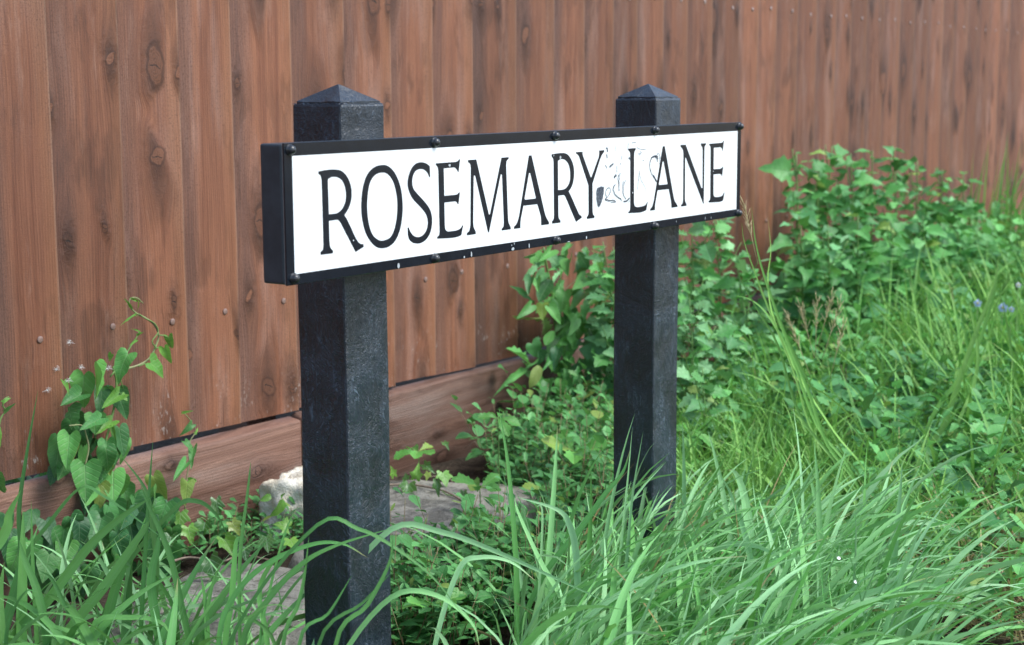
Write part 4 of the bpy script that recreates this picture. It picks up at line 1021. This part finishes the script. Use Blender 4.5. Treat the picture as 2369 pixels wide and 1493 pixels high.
# ------------------------------------------------------------------ ivy over the stones
ivs = thing('ivy', 'trailing ivy with pale-veined leaves over the flat stone right of near post', 'ivy', at_ground(1000, 1200, 0.0))
zi = lambda X, Y: (880 + X / 4.148, 940 + Y / 4.148)
def ivy_leaves(root, rows, conv, k, zz=0.09):
    for (b, t, w, mt) in rows:
        pb, pt = conv(*b), conv(*t)
        B = at_ground(*pb, zz + random.uniform(-.01, .02))
        D = (B - CAM).dot(VIEW)
        T = at_depth(*pt, D - random.uniform(0.005, 0.03))
        leaf_obj(root, 'ivy', mt, B, T, px_len(B, w * k), (CAM - B).normalized() + Vector((random.uniform(-.3, .3), random.uniform(-.3, .3), 0.7)))
ivy_leaves(ivs, [((130, 670), (100, 570), 100, 'ivy_young'), ((340, 690), (360, 560), 135, 'ivy_young'), ((600, 640), (640, 775), 190, 'ivy_young'), ((270, 750), (230, 915), 190, 'ivy'), ((540, 720), (560, 880), 100, 'ivy'), ((800, 820), (800, 925), 95, 'ivy'),
                 ((780, 1060), (790, 1265), 270, 'ivy'), ((900, 1040), (690, 1080), 140, 'ivy_young'), ((950, 1200), (985, 1310), 210, 'ivy'), ((700, 1330), (830, 1455), 230, 'ivy'), ((200, 1360), (170, 1495), 190, 'ivy'), ((330, 1390), (300, 1495), 170, 'ivy'),
                 ((480, 1430), (560, 1500), 160, 'ivy'), ((420, 560), (500, 610), 120, 'ivy'), ((250, 700), (240, 640), 90, 'ivy'), ((460, 640), (440, 720), 80, 'ivy_young'), ((610, 350), (660, 390), 80, 'ivy')], zi, 1 / 4.148)
stem_obj(ivs, spline([at_ground(*zi(x, y), 0.075) for x, y in ((20, 760), (240, 750), (420, 770), (600, 810), (740, 880), (860, 960), (900, 1060))], 4), 0.0028, 0.002, 'twig')
stem_obj(ivs, spline([at_ground(*zi(x, y), 0.075) for x, y in ((590, 810), (640, 850), (740, 860), (760, 830))], 4), 0.0014, 0.0012, 'stem')
iv2 = thing('ivy', 'low ivy with pale-veined leaves at the fence foot left of the near post', 'ivy', at_ground(480, 1300, 0))
zl = lambda X, Y: (X / 1.771, 650 + Y / 1.771)
ivy_leaves(iv2, [((820, 860), (800, 965), 120, 'ivy'), ((740, 950), (735, 1035), 90, 'ivy_young'), ((885, 900), (905, 985), 66, 'ivy'), ((840, 990), (825, 1055), 90, 'ivy'), ((860, 1140), (885, 1245), 118, 'ivy'), ((920, 1060), (965, 1135), 86, 'ivy_young'),
                 ((1090, 1050), (1100, 1115), 76, 'ivy'), ((1180, 1010), (1135, 985), 86, 'ivy_young'), ((1000, 1090), (1010, 1150), 80, 'ivy'), ((770, 1010), (790, 1075), 80, 'ivy_young'), ((700, 1050), (690, 1110), 84, 'ivy'), ((1190, 1060), (1215, 1110), 80, 'ivy_young'), ((950, 990), (990, 1040), 70, 'ivy')], zl, 1 / 1.771, 0.07)
px_leaves(iv2, [((1160, 895), (1150, 965), 60), ((1110, 880), (1085, 895), 30), ((1150, 880), (1170, 890), 30)], lambda p: 2.12, 'oval', 'bright', zl, 1 / 1.771, 0.01)
stem_obj(iv2, spline([at_ground(x, y, 0.03) for x, y in ((395, 1300), (440, 1290), (510, 1300), (560, 1285), (640, 1300))], 4), 0.0028, 0.002, 'twig')

# ------------------------------------------------------------------ creeping cinquefoil: five toothed leaflets on each stalk
def cinquefoil(px, py, size, label, z=0.12, tiltx=0.0, lean=(0, 0)):
    c = at_ground(px, py, z)
    base = Vector((c.x + lean[0], c.y + lean[1], 0))
    root = thing('cinquefoil', label, 'plant', base, 'creeping cinquefoil sprigs')
    stem_obj(root, spline([base, base.lerp(c, 0.5) + Vector((0.01, 0.005, 0)), c], 4), 0.0016, 0.0012, 'stem')
    a0 = random.uniform(0, 6.28)
    for k in range(5):
        a = a0 + k * 1.2566 + random.uniform(-.15, .15)
        el = random.uniform(-0.1, 0.45)
        L = size * random.uniform(0.8, 1.12)
        dv = Vector((math.cos(a) * math.cos(el), math.sin(a) * math.cos(el), math.sin(el)))
        leaf_obj(root, 'cinq', 'cinq', c, c + dv * L, None, Vector((0, 0, 1)) + (CAM - c).normalized() * 0.6, 'leaflet')
for (px, py, s, z, lb) in [(1110, 1130, 0.060, 0.12, 'toothed cinquefoil sprig over the right end of the flat stone'), (1153, 1218, 0.085, 0.10, 'large bright cinquefoil leaf right of the flat stone'), (1152, 968, 0.050, 0.24, 'cinquefoil leaf standing highest against the gravel board'),
                           (968, 1045, 0.055, 0.13, 'cinquefoil sprig against the gravel board just right of the near post'), (1330, 1045, 0.085, 0.14, 'broad cinquefoil leaf left of the far post'), (1260, 1130, 0.060, 0.10, 'cinquefoil sprig midway between the two posts'),
                           (1000, 1400, 0.065, 0.10, 'cinquefoil sprig low beside the foot of the near post'), (1230, 1270, 0.055, 0.08, 'cinquefoil sprig in shade below the far post'), (1600, 1000, 0.07, 0.15, 'feathery cinquefoil just right of the far post at mid height'),
                           (1600, 1080, 0.07, 0.10, 'low feathery cinquefoil right of the far post above the pale grass'), (1800, 960, 0.06, 0.08, 'cinquefoil sprig in the shade right of the goosefoot clump'), (1950, 1010, 0.06, 0.08, 'cinquefoil sprig deep in the grass of the right verge'),
                           (60, 1120, 0.075, 0.14, 'cinquefoil sprig at the left edge against the gravel board')]:
    cinquefoil(px, py, s, lb, z)

# ------------------------------------------------------------------ low ground cover between the posts (uncountable small leaves)
def inside(poly, x, y):
    c = False
    for i in range(len(poly)):
        (x1, y1), (x2, y2) = poly[i], poly[i - 1]
        if (y1 > y) != (y2 > y) and x < (x2 - x1) * (y - y1) / (y2 - y1) + x1: c = not c
    return c
def ground_poly(pxs): return [tuple(at_ground(*q)[:2]) for q in pxs]
def scatter(poly, n):
    xs_, ys_ = [q[0] for q in poly], [q[1] for q in poly]
    out = []
    while len(out) < n:
        x, y = random.uniform(min(xs_), max(xs_)), random.uniform(min(ys_), max(ys_))
        if inside(poly, x, y): out.append((x, y))
    return out
STONES = [(o.location.x, o.location.y, o.dimensions.x * 0.42) for o in COL.objects if o.name.startswith('flat_stone')]
def on_stone(x, y, k=1.0): return any((x - a) ** 2 + ((y - b) * 1.5) ** 2 < (r * k) ** 2 for a, b, r in STONES)
def small_leaf(acc, kind, base, dv, L, nrm, var, wk=1.0, seed=1):
    v, f, uv = SMALL[(kind, seed % 3)]
    x, y, z, _ = frame(base, base + dv, nrm)
    R = np.array([x * (L * wk), y * L, z * L])
    P = np.asarray(v) @ R + np.array(base)
    acc.add([tuple(q) for q in P], f, uv, var)
SMALL = {}
for kk in ('lance', 'oval', 'cinq', 'bush', 'toothed'):
    for s in range(3): SMALL[(kk, s)] = leaf_verts(kk, (0.1, 0.3, 0.2)[s], (0.15, 0.3, 0.1)[s], 0.02, s)
def sprigs(acc, poly, n, hmin, hmax, lmin, lmax, kinds, per=9, avoid=1.0, stems=None):
    for (x, y) in scatter(poly, n):
        if y > YF - 0.07 or on_stone(x, y, avoid): continue
        h = random.uniform(hmin, hmax)
        base = Vector((x, y, 0)); top = base + Vector((random.uniform(-.4, .4) * h, random.uniform(-.4, .4) * h, h))
        if stems is not None: tube(stems, [base, top], 0.0012, 0.0007, 3, random.random())
        var = random.random(); kind = random.choice(kinds)
        for i in range(per):
            t = 0.35 + 0.65 * i / max(1, per - 1)
            s = base.lerp(top, t)
            a = 2.4 * i + random.uniform(-.4, .4); el = random.uniform(0.0, 0.7) + (0.4 if t > .9 else 0)
            dv = Vector((math.cos(a) * math.cos(el), math.sin(a) * math.cos(el), math.sin(el)))
            L = random.uniform(lmin, lmax) * (1.1 - 0.35 * t)
            if s.y + dv.y * L > YF - 0.05: continue
            small_leaf(acc, kind, s + dv * 0.003, dv, L, Vector((random.uniform(-.4, .4), random.uniform(-.6, .2), 1)), (var + random.uniform(-.08, .08)) % 1, 1.0, i)
cover, cstem = Acc(), Acc()
between = ground_poly([(1130, 1075), (1240, 1010), (1425, 985), (1440, 1180), (1440, 1330), (1250, 1500), (900, 1560), (900, 1330), (1040, 1290), (1150, 1240)])
sprigs(cover, between, 520, 0.03, 0.17, 0.020, 0.042, ['lance', 'lance', 'oval'], 10, 1.15, cstem)
sprigs(cover, between, 230, 0.06, 0.20, 0.036, 0.062, ['cinq', 'cinq', 'oval'], 5, 1.15, cstem)
sprigs(cover, ground_poly([(890, 1330), (1050, 1300), (1200, 1350), (1100, 1520), (890, 1560)]), 240, 0.03, 0.13, 0.020, 0.044, ['lance', 'cinq'], 8, 0.9, cstem)
sprigs(cover, ground_poly([(300, 1260), (700, 1185), (720, 1260), (640, 1290), (420, 1300)]), 90, 0.02, 0.08, 0.016, 0.034, ['oval', 'lance', 'cinq'], 7, 0.85, cstem)
sprigs(cover, ground_poly([(0, 1290), (300, 1200), (330, 1280), (0, 1380)]), 70, 0.03, 0.10, 0.02, 0.04, ['oval', 'cinq'], 6, 0.85, cstem)
sprigs(cover, ground_poly([(1440, 1000), (1580, 965), (1600, 1080), (1570, 1200), (1440, 1240)]), 130, 0.03, 0.12, 0.02, 0.04, ['cinq', 'lance'], 8, 1.0, cstem)
o = make('ground_cover', cover.mesh('ground_cover'), M['cover']); tag(o, 'low mass of small green leaves covering the soil between the posts', 'ground cover', kind='stuff')
o = make('ground_cover_stems', cstem.mesh('ground_cover_stems'), M['stem_red']); tag(o, 'fine reddish stems under the low leaves between the posts', 'stems', kind='stuff')
weeds = Acc()
verge = ground_poly([(1560, 985), (1760, 880), (1850, 700), (2100, 640), (2420, 600), (2560, 800), (2560, 1300), (2420, 1560), (2250, 1500), (2000, 1180), (1750, 1120)])
sprigs(weeds, verge, 1250, 0.05, 0.24, 0.030, 0.070, ['oval', 'lance', 'cinq', 'toothed', 'bush'], 8, 1.0)
sprigs(weeds, ground_poly([(1780, 780), (2000, 690), (2300, 640), (2420, 640), (2400, 760), (2000, 830), (1850, 900)]), 480, 0.10, 0.42, 0.04, 0.085, ['bush', 'toothed', 'oval'], 10, 1.0)
o = make('verge_weeds', weeds.mesh('verge_weeds'), M['bush']); tag(o, 'tangle of small-leaved weeds among the grass along the right verge', 'weeds', kind='stuff')

# ------------------------------------------------------------------ grass
def grass_mass(poly, n, lmin, lmax, wmin, wmax, az=None, azs=math.pi, lean=(0.1, 0.6), curl=(0.2, 1.4), segs=6):
    acc = Acc()
    for (x, y) in scatter(poly, n):
        if y > YF - 0.06 or on_stone(x, y, 0.95): continue
        L = random.uniform(lmin, lmax)
        a = random.uniform(-math.pi, math.pi) if az is None else az + random.gauss(0, azs)
        p = blade_pts((x, y, -0.01), a, L, random.uniform(*lean), random.uniform(*curl), segs, side=random.uniform(-.5, .5))
        for q in p:
            if q.y > YF - 0.03: q.y = YF - 0.03
            if q.z < 0.004: q.z = 0.004
        blade_strip(acc, p, random.uniform(wmin, wmax), random.random(), 0.3, random.uniform(-1.2, 1.2))
    return acc
verge_grass = grass_mass(verge, 2900, 0.09, 0.30, 0.004, 0.009)
v2g = grass_mass(ground_poly([(1450, 1130), (1500, 1000), (1640, 960), (1800, 1010), (2050, 1160), (2250, 1330), (2100, 1350), (1800, 1330), (1560, 1290)]), 2300, 0.10, 0.27, 0.003, 0.008)
verge_grass.add(v2g.v, v2g.f, v2g.uv); verge_grass.var[-len(v2g.v):] = v2g.var
v3g = grass_mass(ground_poly([(2000, 760), (2420, 640), (2600, 800), (2600, 1100), (2150, 1000)]), 700, 0.22, 0.50, 0.006, 0.013, None, 1, (0.05, 0.45), (0.1, 1.1))
verge_grass.add(v3g.v, v3g.f, v3g.uv); verge_grass.var[-len(v3g.v):] = v3g.var
v4g = grass_mass(ground_poly([(1620, 960), (1800, 850), (2000, 780), (2369, 700), (2450, 1100), (2250, 1300), (1950, 1120)]), 520, 0.24, 0.46, 0.004, 0.009, None, 1, (0.05, 0.55), (0.2, 1.3), 8)
verge_grass.add(v4g.v, v4g.f, v4g.uv); verge_grass.var[-len(v4g.v):] = v4g.var
o = make('verge_grass', verge_grass.mesh('verge_grass'), M['blade_mix']); tag(o, 'mixed green grass growing along the verge right of the sign', 'grass', kind='stuff')
straw = grass_mass(ground_poly([(1750, 760), (1960, 720), (1960, 860), (1800, 900)]), 160, 0.12, 0.34, 0.002, 0.004)
s2 = grass_mass(ground_poly([(2080, 1290), (2369, 1180), (2420, 1300), (2420, 1500), (2250, 1480)]), 1000, 0.06, 0.22, 0.002, 0.005, None, 1, (0.5, 1.3), (0.1, 0.9))
s3 = grass_mass(verge, 260, 0.08, 0.25, 0.002, 0.004)
for q in (s2, s3): straw.add(q.v, q.f, q.uv); straw.var[-len(q.v):] = q.var
o = make('dry_grass', straw.mesh('dry_grass'), M['straw']); tag(o, 'dry tan grass stalks scattered through the green right verge', 'dry grass', kind='stuff')

# unit blades shared by the tussock parts
def proto(k, wr, lean=(0.10, 0.6), curl=(0.4, 2.0)):
    acc = Acc()
    r = random.Random(k)
    p = blade_pts((0, 0, 0), 0, 1.0, r.uniform(*lean), r.uniform(*curl), 12, side=r.uniform(-.5, .5))
    blade_strip(acc, p, wr * r.uniform(0.75, 1.25), r.random(), 0.28, r.uniform(-1.6, 1.6))
    return acc.mesh('grass_blade')
NARROW = [proto(k, 0.028) for k in range(18)]
WIDE = [proto(100 + k, 0.045) for k in range(14)]
TALL = [proto(200 + k, 0.018, (0.02, 0.2), (0.1, 1.1)) for k in range(10)]
for me in TALL: me.materials.append(M['blade_mix'])
for me in NARROW: me.materials.append(M['blade'])
for me in WIDE: me.materials.append(M['blade_wide'])
def blade_obj(root, protos, base, az, L, tilt=0.0):
    o = bpy.data.objects.new('blade', random.choice(protos))
    link(o, root)
    o.location = Vector(base) - root.location
    o.rotation_euler = (0, tilt, az)
    o.scale = (L, L, L)
    return o
AZ_R = math.atan2(-0.829, 0.559)      # toward the right of the picture
tus = thing('grass_tussock', 'large pale green grass tussock swept to the right around the far post foot', 'grass', at_ground(1500, 1420))
tpoly = ground_poly([(1120, 1700), (1230, 1460), (1420, 1300), (1560, 1265), (1760, 1330), (2010, 1450), (2120, 1600), (2080, 1760), (1500, 1900), (1120, 1850)])
front = sorted(scatter(tpoly, 285), key=lambda q: -q[0])
for (x, y) in front:
    near = min(1.0, ((x - PR - 0.05) ** 2 + (y - YP) ** 2) ** 0.5 / 0.35)
    b_ = blade_obj(tus, NARROW, (x, y, -0.01), AZ_R + random.gauss(-0.1, 0.85), random.uniform(0.24, 0.50) * (0.58 + 0.42 * near), random.uniform(-0.15, 0.25))
    wv_ = random.uniform(0.55, 1.2); b_.scale = (b_.scale[0], b_.scale[1] * wv_, b_.scale[2])
acc = Acc()
for (x, y) in scatter(tpoly, 1500):
    p = blade_pts((x, y, -0.01), AZ_R + random.gauss(0.1, 0.9), random.uniform(0.14, 0.42) * (0.55 + 0.45 * min(1.0, ((x - PR - 0.05) ** 2 + (y - YP) ** 2) ** 0.5 / 0.35)), random.uniform(0.1, 0.6), random.uniform(0.4, 1.7), 7, side=random.uniform(-.5, .5))
    for q in p: q.z = max(q.z, 0.004)
    blade_strip(acc, [q - tus.location for q in p], random.choice((0.003, 0.005, 0.007, 0.010, 0.012)) * random.uniform(0.8, 1.1), random.random(), 0.28, random.uniform(-1.5, 1.5))
o = make('blade_mass', acc.mesh('blade_mass'), M['blade'], tus); o['kind'] = 'stuff'
acc = Acc()
for (x, y) in scatter(tpoly, 110):
    p = blade_pts((x, y, 0.02), AZ_R + random.gauss(0.0, 1.3), random.uniform(0.12, 0.36), random.uniform(0.2, 1.0), random.uniform(0.2, 1.6), 8, side=random.uniform(-1.2, 1.2))
    for q in p: q.z = max(q.z, 0.004)
    blade_strip(acc, [q - tus.location for q in p], random.uniform(0.002, 0.0055), random.random(), 0.28, random.uniform(-2.5, 2.5))
o = make('dead_blades', acc.mesh('dead_blades'), M['straw'], tus); o['kind'] = 'stuff'

# broad-bladed grass in the lower left corner, traced blade by blade, then filled in
def hero(root, path, D, wpx, mat='blade_wide', twist=0.0, dz=0.0, name='blade'):
    P = [at_depth(x, y, D + dz * i) for i, (x, y) in enumerate(path)]
    if P[0].z > 0.02:
        if path[0][1] > 1440:
            foot = P[0] + (P[0] - P[1]) * 0.2
            P = [Vector((foot.x, foot.y, -0.01))] + P
        else:                   # a blade that comes into view part-way along its arch
            back = (P[0] - P[1]); back.z = 0; back.normalize()
            h0 = P[0].z
            P = [Vector((P[0].x, P[0].y, 0)) + back * (0.55 * h0) + Vector((0, 0, -0.01)), Vector((P[0].x, P[0].y, h0 * 0.62)) + back * (0.30 * h0)] + P
    P = spline(P, 5)
    acc = Acc()
    blade_strip(acc, [q - root.location for q in P], px_len(P[len(P) // 2], wpx * 0.95), random.random(), 0.3, twist, face=(CAM - P[0]).normalized() + Vector((random.uniform(-.6, .6), random.uniform(-.6, .6), random.uniform(0, .5))))
    return make(name, acc.mesh('grass_blade'), M[mat], root)
lt = thing('grass_tuft', 'tuft of broad grass blades in the lower left corner', 'grass', at_depth(120, 1660, 2.42) * 1.0)
lt.location.z = 0
for path, D, w in [([(20, 1500), (110, 1390), (205, 1265), (290, 1190), (352, 1150)], 2.40, 24), ([(140, 1500), (245, 1355), (330, 1232), (345, 1205)], 2.44, 26), ([(10, 1440), (55, 1300), (110, 1220), (186, 1132), (240, 1150), (330, 1212), (405, 1268)], 2.46, 22),
                   ([(40, 1500), (50, 1300), (45, 1180), (64, 1040), (88, 903)], 2.50, 14), ([(50, 1500), (52, 1320), (53, 1180)], 2.40, 26), ([(240, 1500), (262, 1380), (285, 1318), (300, 1312)], 2.46, 24), ([(296, 1500), (300, 1380), (306, 1300)], 2.48, 26),
                   ([(110, 1500), (90, 1380), (55, 1290), (45, 1250)], 2.38, 20), ([(345, 1500), (362, 1330), (350, 1200), (335, 1130), (280, 1055)], 2.50, 14), ([(325, 1500), (335, 1300), (345, 1140), (354, 1018)], 2.46, 11),
                   ([(440, 1500), (420, 1400), (398, 1300), (372, 1230), (340, 1160), (325, 1120)], 2.44, 16), ([(0, 1250), (20, 1190), (48, 1135)], 2.35, 28), ([(415, 1500), (400, 1400), (350, 1320), (310, 1240)], 2.50, 13), ([(370, 1500), (350, 1350), (365, 1270), (368, 1230)], 2.44, 22),
                   ([(200, 1500), (150, 1400), (120, 1340), (90, 1320)], 2.36, 12), ([(15, 1500), (30, 1420), (60, 1370), (85, 1370)], 2.32, 14), ([(210, 1460), (300, 1430), (370, 1440), (395, 1470)], 2.38, 15), ([(85, 1500), (75, 1300), (72, 1160)], 2.44, 12), ([(5, 1500), (0, 1380), (10, 1300)], 2.34, 20)]:
    hero(lt, path, D, w, twist=random.uniform(-.6, .6))
for (x, y) in scatter([tuple(at_depth(*q, 2.45)[:2]) for q in ((-60, 1500), (450, 1500))] + [tuple(at_depth(*q, 2.25)[:2]) for q in ((450, 1500), (-60, 1500))], 150):
    blade_obj(lt, random.choice((WIDE, NARROW)), (x, y, -0.01), random.uniform(-3.1, 3.1), random.uniform(0.16, 0.36), random.uniform(-.2, .1))
mt = thing('grass_tuft', 'tuft of broad grass blades in front of the near post', 'grass', at_depth(640, 1680, 2.3))
mt.location.z = 0
for path, D, w in [([(556, 1500), (555, 1300), (574, 1130), (580, 1068)], 2.42, 12), ([(505, 1500), (535, 1390), (610, 1310), (715, 1262), (790, 1258), (850, 1290)], 2.28, 17), ([(560, 1500), (620, 1390), (700, 1305), (780, 1262), (908, 1222)], 2.22, 20),
                   ([(775, 1500), (850, 1400), (902, 1300), (908, 1232)], 2.10, 14), ([(735, 1500), (840, 1395), (905, 1325)], 2.12, 12), ([(520, 1500), (536, 1380), (545, 1260), (558, 1240)], 2.36, 20), ([(620, 1500), (600, 1370), (640, 1290), (690, 1275)], 2.30, 16),
                   ([(470, 1500), (490, 1360), (520, 1290)], 2.40, 13), ([(600, 1500), (625, 1360), (660, 1230), (690, 1170)], 2.30, 9), ([(655, 1500), (690, 1400), (705, 1330), (715, 1240)], 2.22, 14), ([(400, 1182), (455, 1160), (500, 1190), (530, 1245)], 2.52, 16),
                   ([(480, 1500), (475, 1400), (465, 1330)], 2.40, 18), ([(690, 1500), (760, 1420), (815, 1330)], 2.12, 12), ([(535, 1500), (590, 1420), (640, 1400), (700, 1420)], 2.2, 12), ([(735, 1215), (830, 1225), (905, 1262), (1000, 1335), (1075, 1430)], 2.16, 13), ([(640, 1500), (560, 1420), (520, 1400)], 2.28, 12)]:
    hero(mt, path, D, w * 0.78, twist=random.uniform(-.6, .6))
for (x, y) in scatter([tuple(at_depth(*q, 2.38)[:2]) for q in ((430, 1500), (700, 1500))] + [tuple(at_depth(*q, 2.08)[:2]) for q in ((700, 1500), (430, 1500))], 30):
    if y > YP - 0.02 and PL - 0.03 < x < PL + PS + 0.03: continue
    blade_obj(mt, random.choice((WIDE, NARROW)), (x, y, -0.01), random.uniform(-3.1, 3.1), random.uniform(0.12, 0.27), random.uniform(-.2, .1))
st_ = thing('grass_tuft', 'finer grass tuft growing along the front of the broad grey stone at lower left', 'grass', at_ground(330, 1560))
for (x, y) in scatter(ground_poly([(-40, 1520), (330, 1470), (690, 1480), (700, 1600), (330, 1640), (-40, 1640)]), 120):
    if PL - 0.04 < x < PL + PS + 0.04 and YP - 0.03 < y < YP + PD + 0.03: continue
    blade_obj(st_, NARROW, (x, y, -0.01), random.uniform(-3.1, 3.1), random.uniform(0.14, 0.32), random.uniform(-.2, .2))
bt = thing('grass_tuft', 'few long thin grass blades crossing the gap between the posts', 'grass', at_ground(1180, 1480))
for path, D, w, mt_ in [([(1195, 1500), (1193, 1300), (1176, 1085), (1154, 942)], 2.60, 15, 'blade_wide'), ([(905, 1225), (1025, 1232), (1145, 1275), (1290, 1340), (1430, 1405)], 2.40, 14, 'blade'), ([(1330, 1500), (1300, 1390), (1250, 1300), (1200, 1190), (1190, 1150)], 2.55, 15, 'blade'),
                        ([(1340, 1500), (1335, 1300), (1320, 1220), (1290, 1180), (1195, 1150)], 2.50, 18, 'blade'), ([(1350, 1215), (1395, 1150), (1440, 1095), (1458, 1040)], 2.62, 14, 'blade_wide'), ([(1440, 1400), (1462, 1160), (1488, 998)], 2.65, 9, 'blade'), ([(1420, 1400), (1448, 1150), (1463, 990)], 2.68, 8, 'blade'),
                        ([(1005, 1500), (1060, 1320), (1110, 1290), (1180, 1300), (1240, 1345)], 2.45, 13, 'blade'), ([(905, 1382), (1010, 1378), (1090, 1440), (1110, 1500)], 2.25, 13, 'blade'), ([(1240, 1480), (1255, 1200), (1240, 1170)], 2.6, 7, 'blade')]:
    hero(bt, path, D, w, mt_, twist=random.uniform(-.5, .5))

# tall grass at the right edge against the fence
rt = thing('tall_grass_clump', 'tall dark green grass clump against the fence at the right edge', 'grass', at_plane(2350, 700, 2.15))
rt.location.z = 0
for k in range(150):
    x = rt.location.x + random.uniform(-0.30, 0.75); y = random.uniform(1.80, 2.34)
    o = bpy.data.objects.new('blade', random.choice(TALL))
    link(o, rt)
    o.location = Vector((x, y, -0.01)) - rt.location
    L = random.uniform(0.4, 0.80)
    o.rotation_euler = (0, random.uniform(-0.15, 0.05), random.uniform(-3.0, 0.0) if y > 1.95 else random.uniform(-3.1, 3.1))
    o.scale = (L, L, L)

# seeding grass stems
sg = thing('seeding_grass', 'arching pale grass stem with seed spikes leaning left beneath the sign corner', 'grass', at_ground(1905, 1085))
for path, D, w in [([(1915, 1030), (1868, 900), (1812, 765), (1772, 650), (1750, 570), (1738, 478)], 3.35, 8), ([(1880, 1000), (1836, 860), (1786, 735), (1750, 640), (1722, 560), (1716, 515)], 3.30, 5), ([(1930, 1000), (1842, 860), (1790, 740), (1776, 650), (1783, 580), (1776, 500)], 3.42, 6),
                   ([(1850, 960), (1800, 800), (1745, 705), (1700, 620)], 3.28, 6), ([(1890, 985), (1832, 830), (1780, 735), (1738, 695), (1690, 682)], 3.38, 7), ([(1945, 1040), (1840, 820), (1768, 690), (1728, 618)], 3.45, 5)]:
    hero(sg, path, D, w, 'blade_mix', twist=random.uniform(-.4, .4))
sg2 = thing('seeding_grass', 'pale grass stem with feathery spike leaning right near the right edge', 'grass', at_ground(2180, 1030))
for path, D, w in [([(2185, 980), (2225, 860), (2265, 750), (2300, 660), (2312, 580)], 3.9, 13), ([(2225, 870), (2262, 800), (2290, 715), (2306, 640), (2285, 585)], 3.92, 10), ([(2250, 900), (2262, 820), (2250, 740), (2240, 690)], 3.9, 9), ([(2190, 985), (2240, 900), (2280, 800), (2330, 640)], 3.95, 6)]:
    hero(sg2, path, D, w, 'blade_mix', twist=random.uniform(-.4, .4))
def spike(root, px, py, D, L, dirv, mat, n=18):
    acc = Acc()
    c = at_depth(px, py, D) - root.location
    dv = Vector(dirv).normalized()
    tube(acc, [c - dv * L * 0.9, c + dv * L], 0.0012, 0.0006, 4)
    for i in range(n):
        s = c + dv * L * (i / n)
        a = 2.4 * i
        o_ = Vector((math.cos(a), math.sin(a), 0.2)) * random.uniform(0.006, 0.016) + dv * random.uniform(0.012, 0.03)
        tube(acc, [s, s + o_ * 0.5, s + o_], 0.0011, 0.0004, 3, random.random())
    return make('seed_spike', acc.mesh('seed_spike'), M[mat], root)
dh = thing('dry_seed_heads', 'tan dry grass seed heads in front of the big leafy clump', 'grass', at_plane(1890, 800, 2.0))
for px, py, dx in ((1868, 770, -.3), (1888, 760, .0), (1908, 745, .25), (1922, 770, .3), (1848, 800, -.4), (1935, 815, .2)):
    spike(dh, px, py, 3.95 + random.uniform(-.1, .1), random.uniform(0.06, 0.09), (dx * .56, -dx * .83, 1), 'seed_head')
spike(sg, 1738, 545, 3.35, 0.07, (-.25 * .56, .25 * .83, 1), 'seed_head'); spike(sg2, 2312, 690, 3.9, 0.07, (.4 * .56, -.4 * .83, 1), 'blade_mix')

# pale blue flowers by the tall grass
petal = plain('pale_blue_petal', (0.46, 0.56, 0.80), 0.6, 0.3); wpetal = plain('white_petal', (0.78, 0.78, 0.76), 0.6, 0.3); eye = plain('flower_eye', (0.6, 0.5, 0.12), 0.6)
for px, py, D, s, mt_, lb in [(2262, 702, 4.9, 0.013, petal, 'small pale blue flower left of the tall grass'), (2320, 712, 4.9, 0.016, petal, 'larger of the pale blue flowers by the tall grass'), (2340, 716, 4.95, 0.010, petal, 'smallest pale blue flower, beside the larger one'), (2356, 660, 4.9, 0.009, wpetal, 'small white flower head on a thin stalk in tall grass')]:
    c = at_depth(px, py, D)
    f_ = thing('flower', lb, 'flower', (c.x, c.y, 0))
    stem_obj(f_, [(c.x, c.y, 0), (c.x - 0.006, c.y, c.z * .5), c], 0.0015, 0.001, 'stem')
    tow = (CAM - c).normalized()
    a1 = tow.cross(Vector((0, 0, 1))).normalized(); a2 = a1.cross(tow)
    for k in range(5):
        an = 6.283 * k / 5 + 0.3
        dv = a1 * math.cos(an) + a2 * math.sin(an) + tow * 0.15
        acc = Acc(); small_leaf(acc, 'oval', c - f_.location, dv.normalized(), s, tow, 0.5, 1.25, k)
        make('petal', acc.mesh('petal'), mt_, f_)
    bm = bmesh.new(); bmesh.ops.create_uvsphere(bm, u_segments=8, v_segments=6, radius=s * 0.25)
    make('flower_centre', bm_mesh('flower_centre', bm, True), eye, f_, c + tow * 0.002 - f_.location)
for px, py, D, s, lb in [(1895, 1252, 2.72, 0.010, 'uppermost white petal caught in the pale tussock'), (1975, 1347, 2.45, 0.007, 'lower white petal caught in the pale tussock'), (1936, 1292, 2.6, 0.007, 'smallest white petal between the other two in the tussock')]:
    c = at_depth(px, py, D)
    acc = Acc(); small_leaf(acc, 'oval', c, Vector((0.5, -0.7, 0.1)).normalized(), s, (CAM - c).normalized() + Vector((0, 0, .4)), 0.2, 1.3, 1)
    o = make('fallen_petal', acc.mesh('fallen_petal'), wpetal); tag(o, lb, 'petal', 'white petals in the grass')
# dead twigs and litter on the soil
acc = Acc()
for (x, y) in scatter(ground_poly([(900, 1110), (1120, 1050), (1430, 1000), (1430, 1200), (1100, 1300), (700, 1310), (560, 1290)]), 60):
    a = random.uniform(0, 6.28); l = random.uniform(0.02, 0.07)
    tube(acc, [(x, y, 0.012), (x + math.cos(a) * l * .5, y + math.sin(a) * l * .5, random.uniform(.02, .05)), (x + math.cos(a) * l, y + math.sin(a) * l, random.uniform(.01, .05))], 0.0018, 0.0009, 4)
o = make('twig_litter', acc.mesh('twig_litter'), M['twig']); tag(o, 'dead brown twigs lying on the soil at the fence foot', 'twigs', kind='stuff')
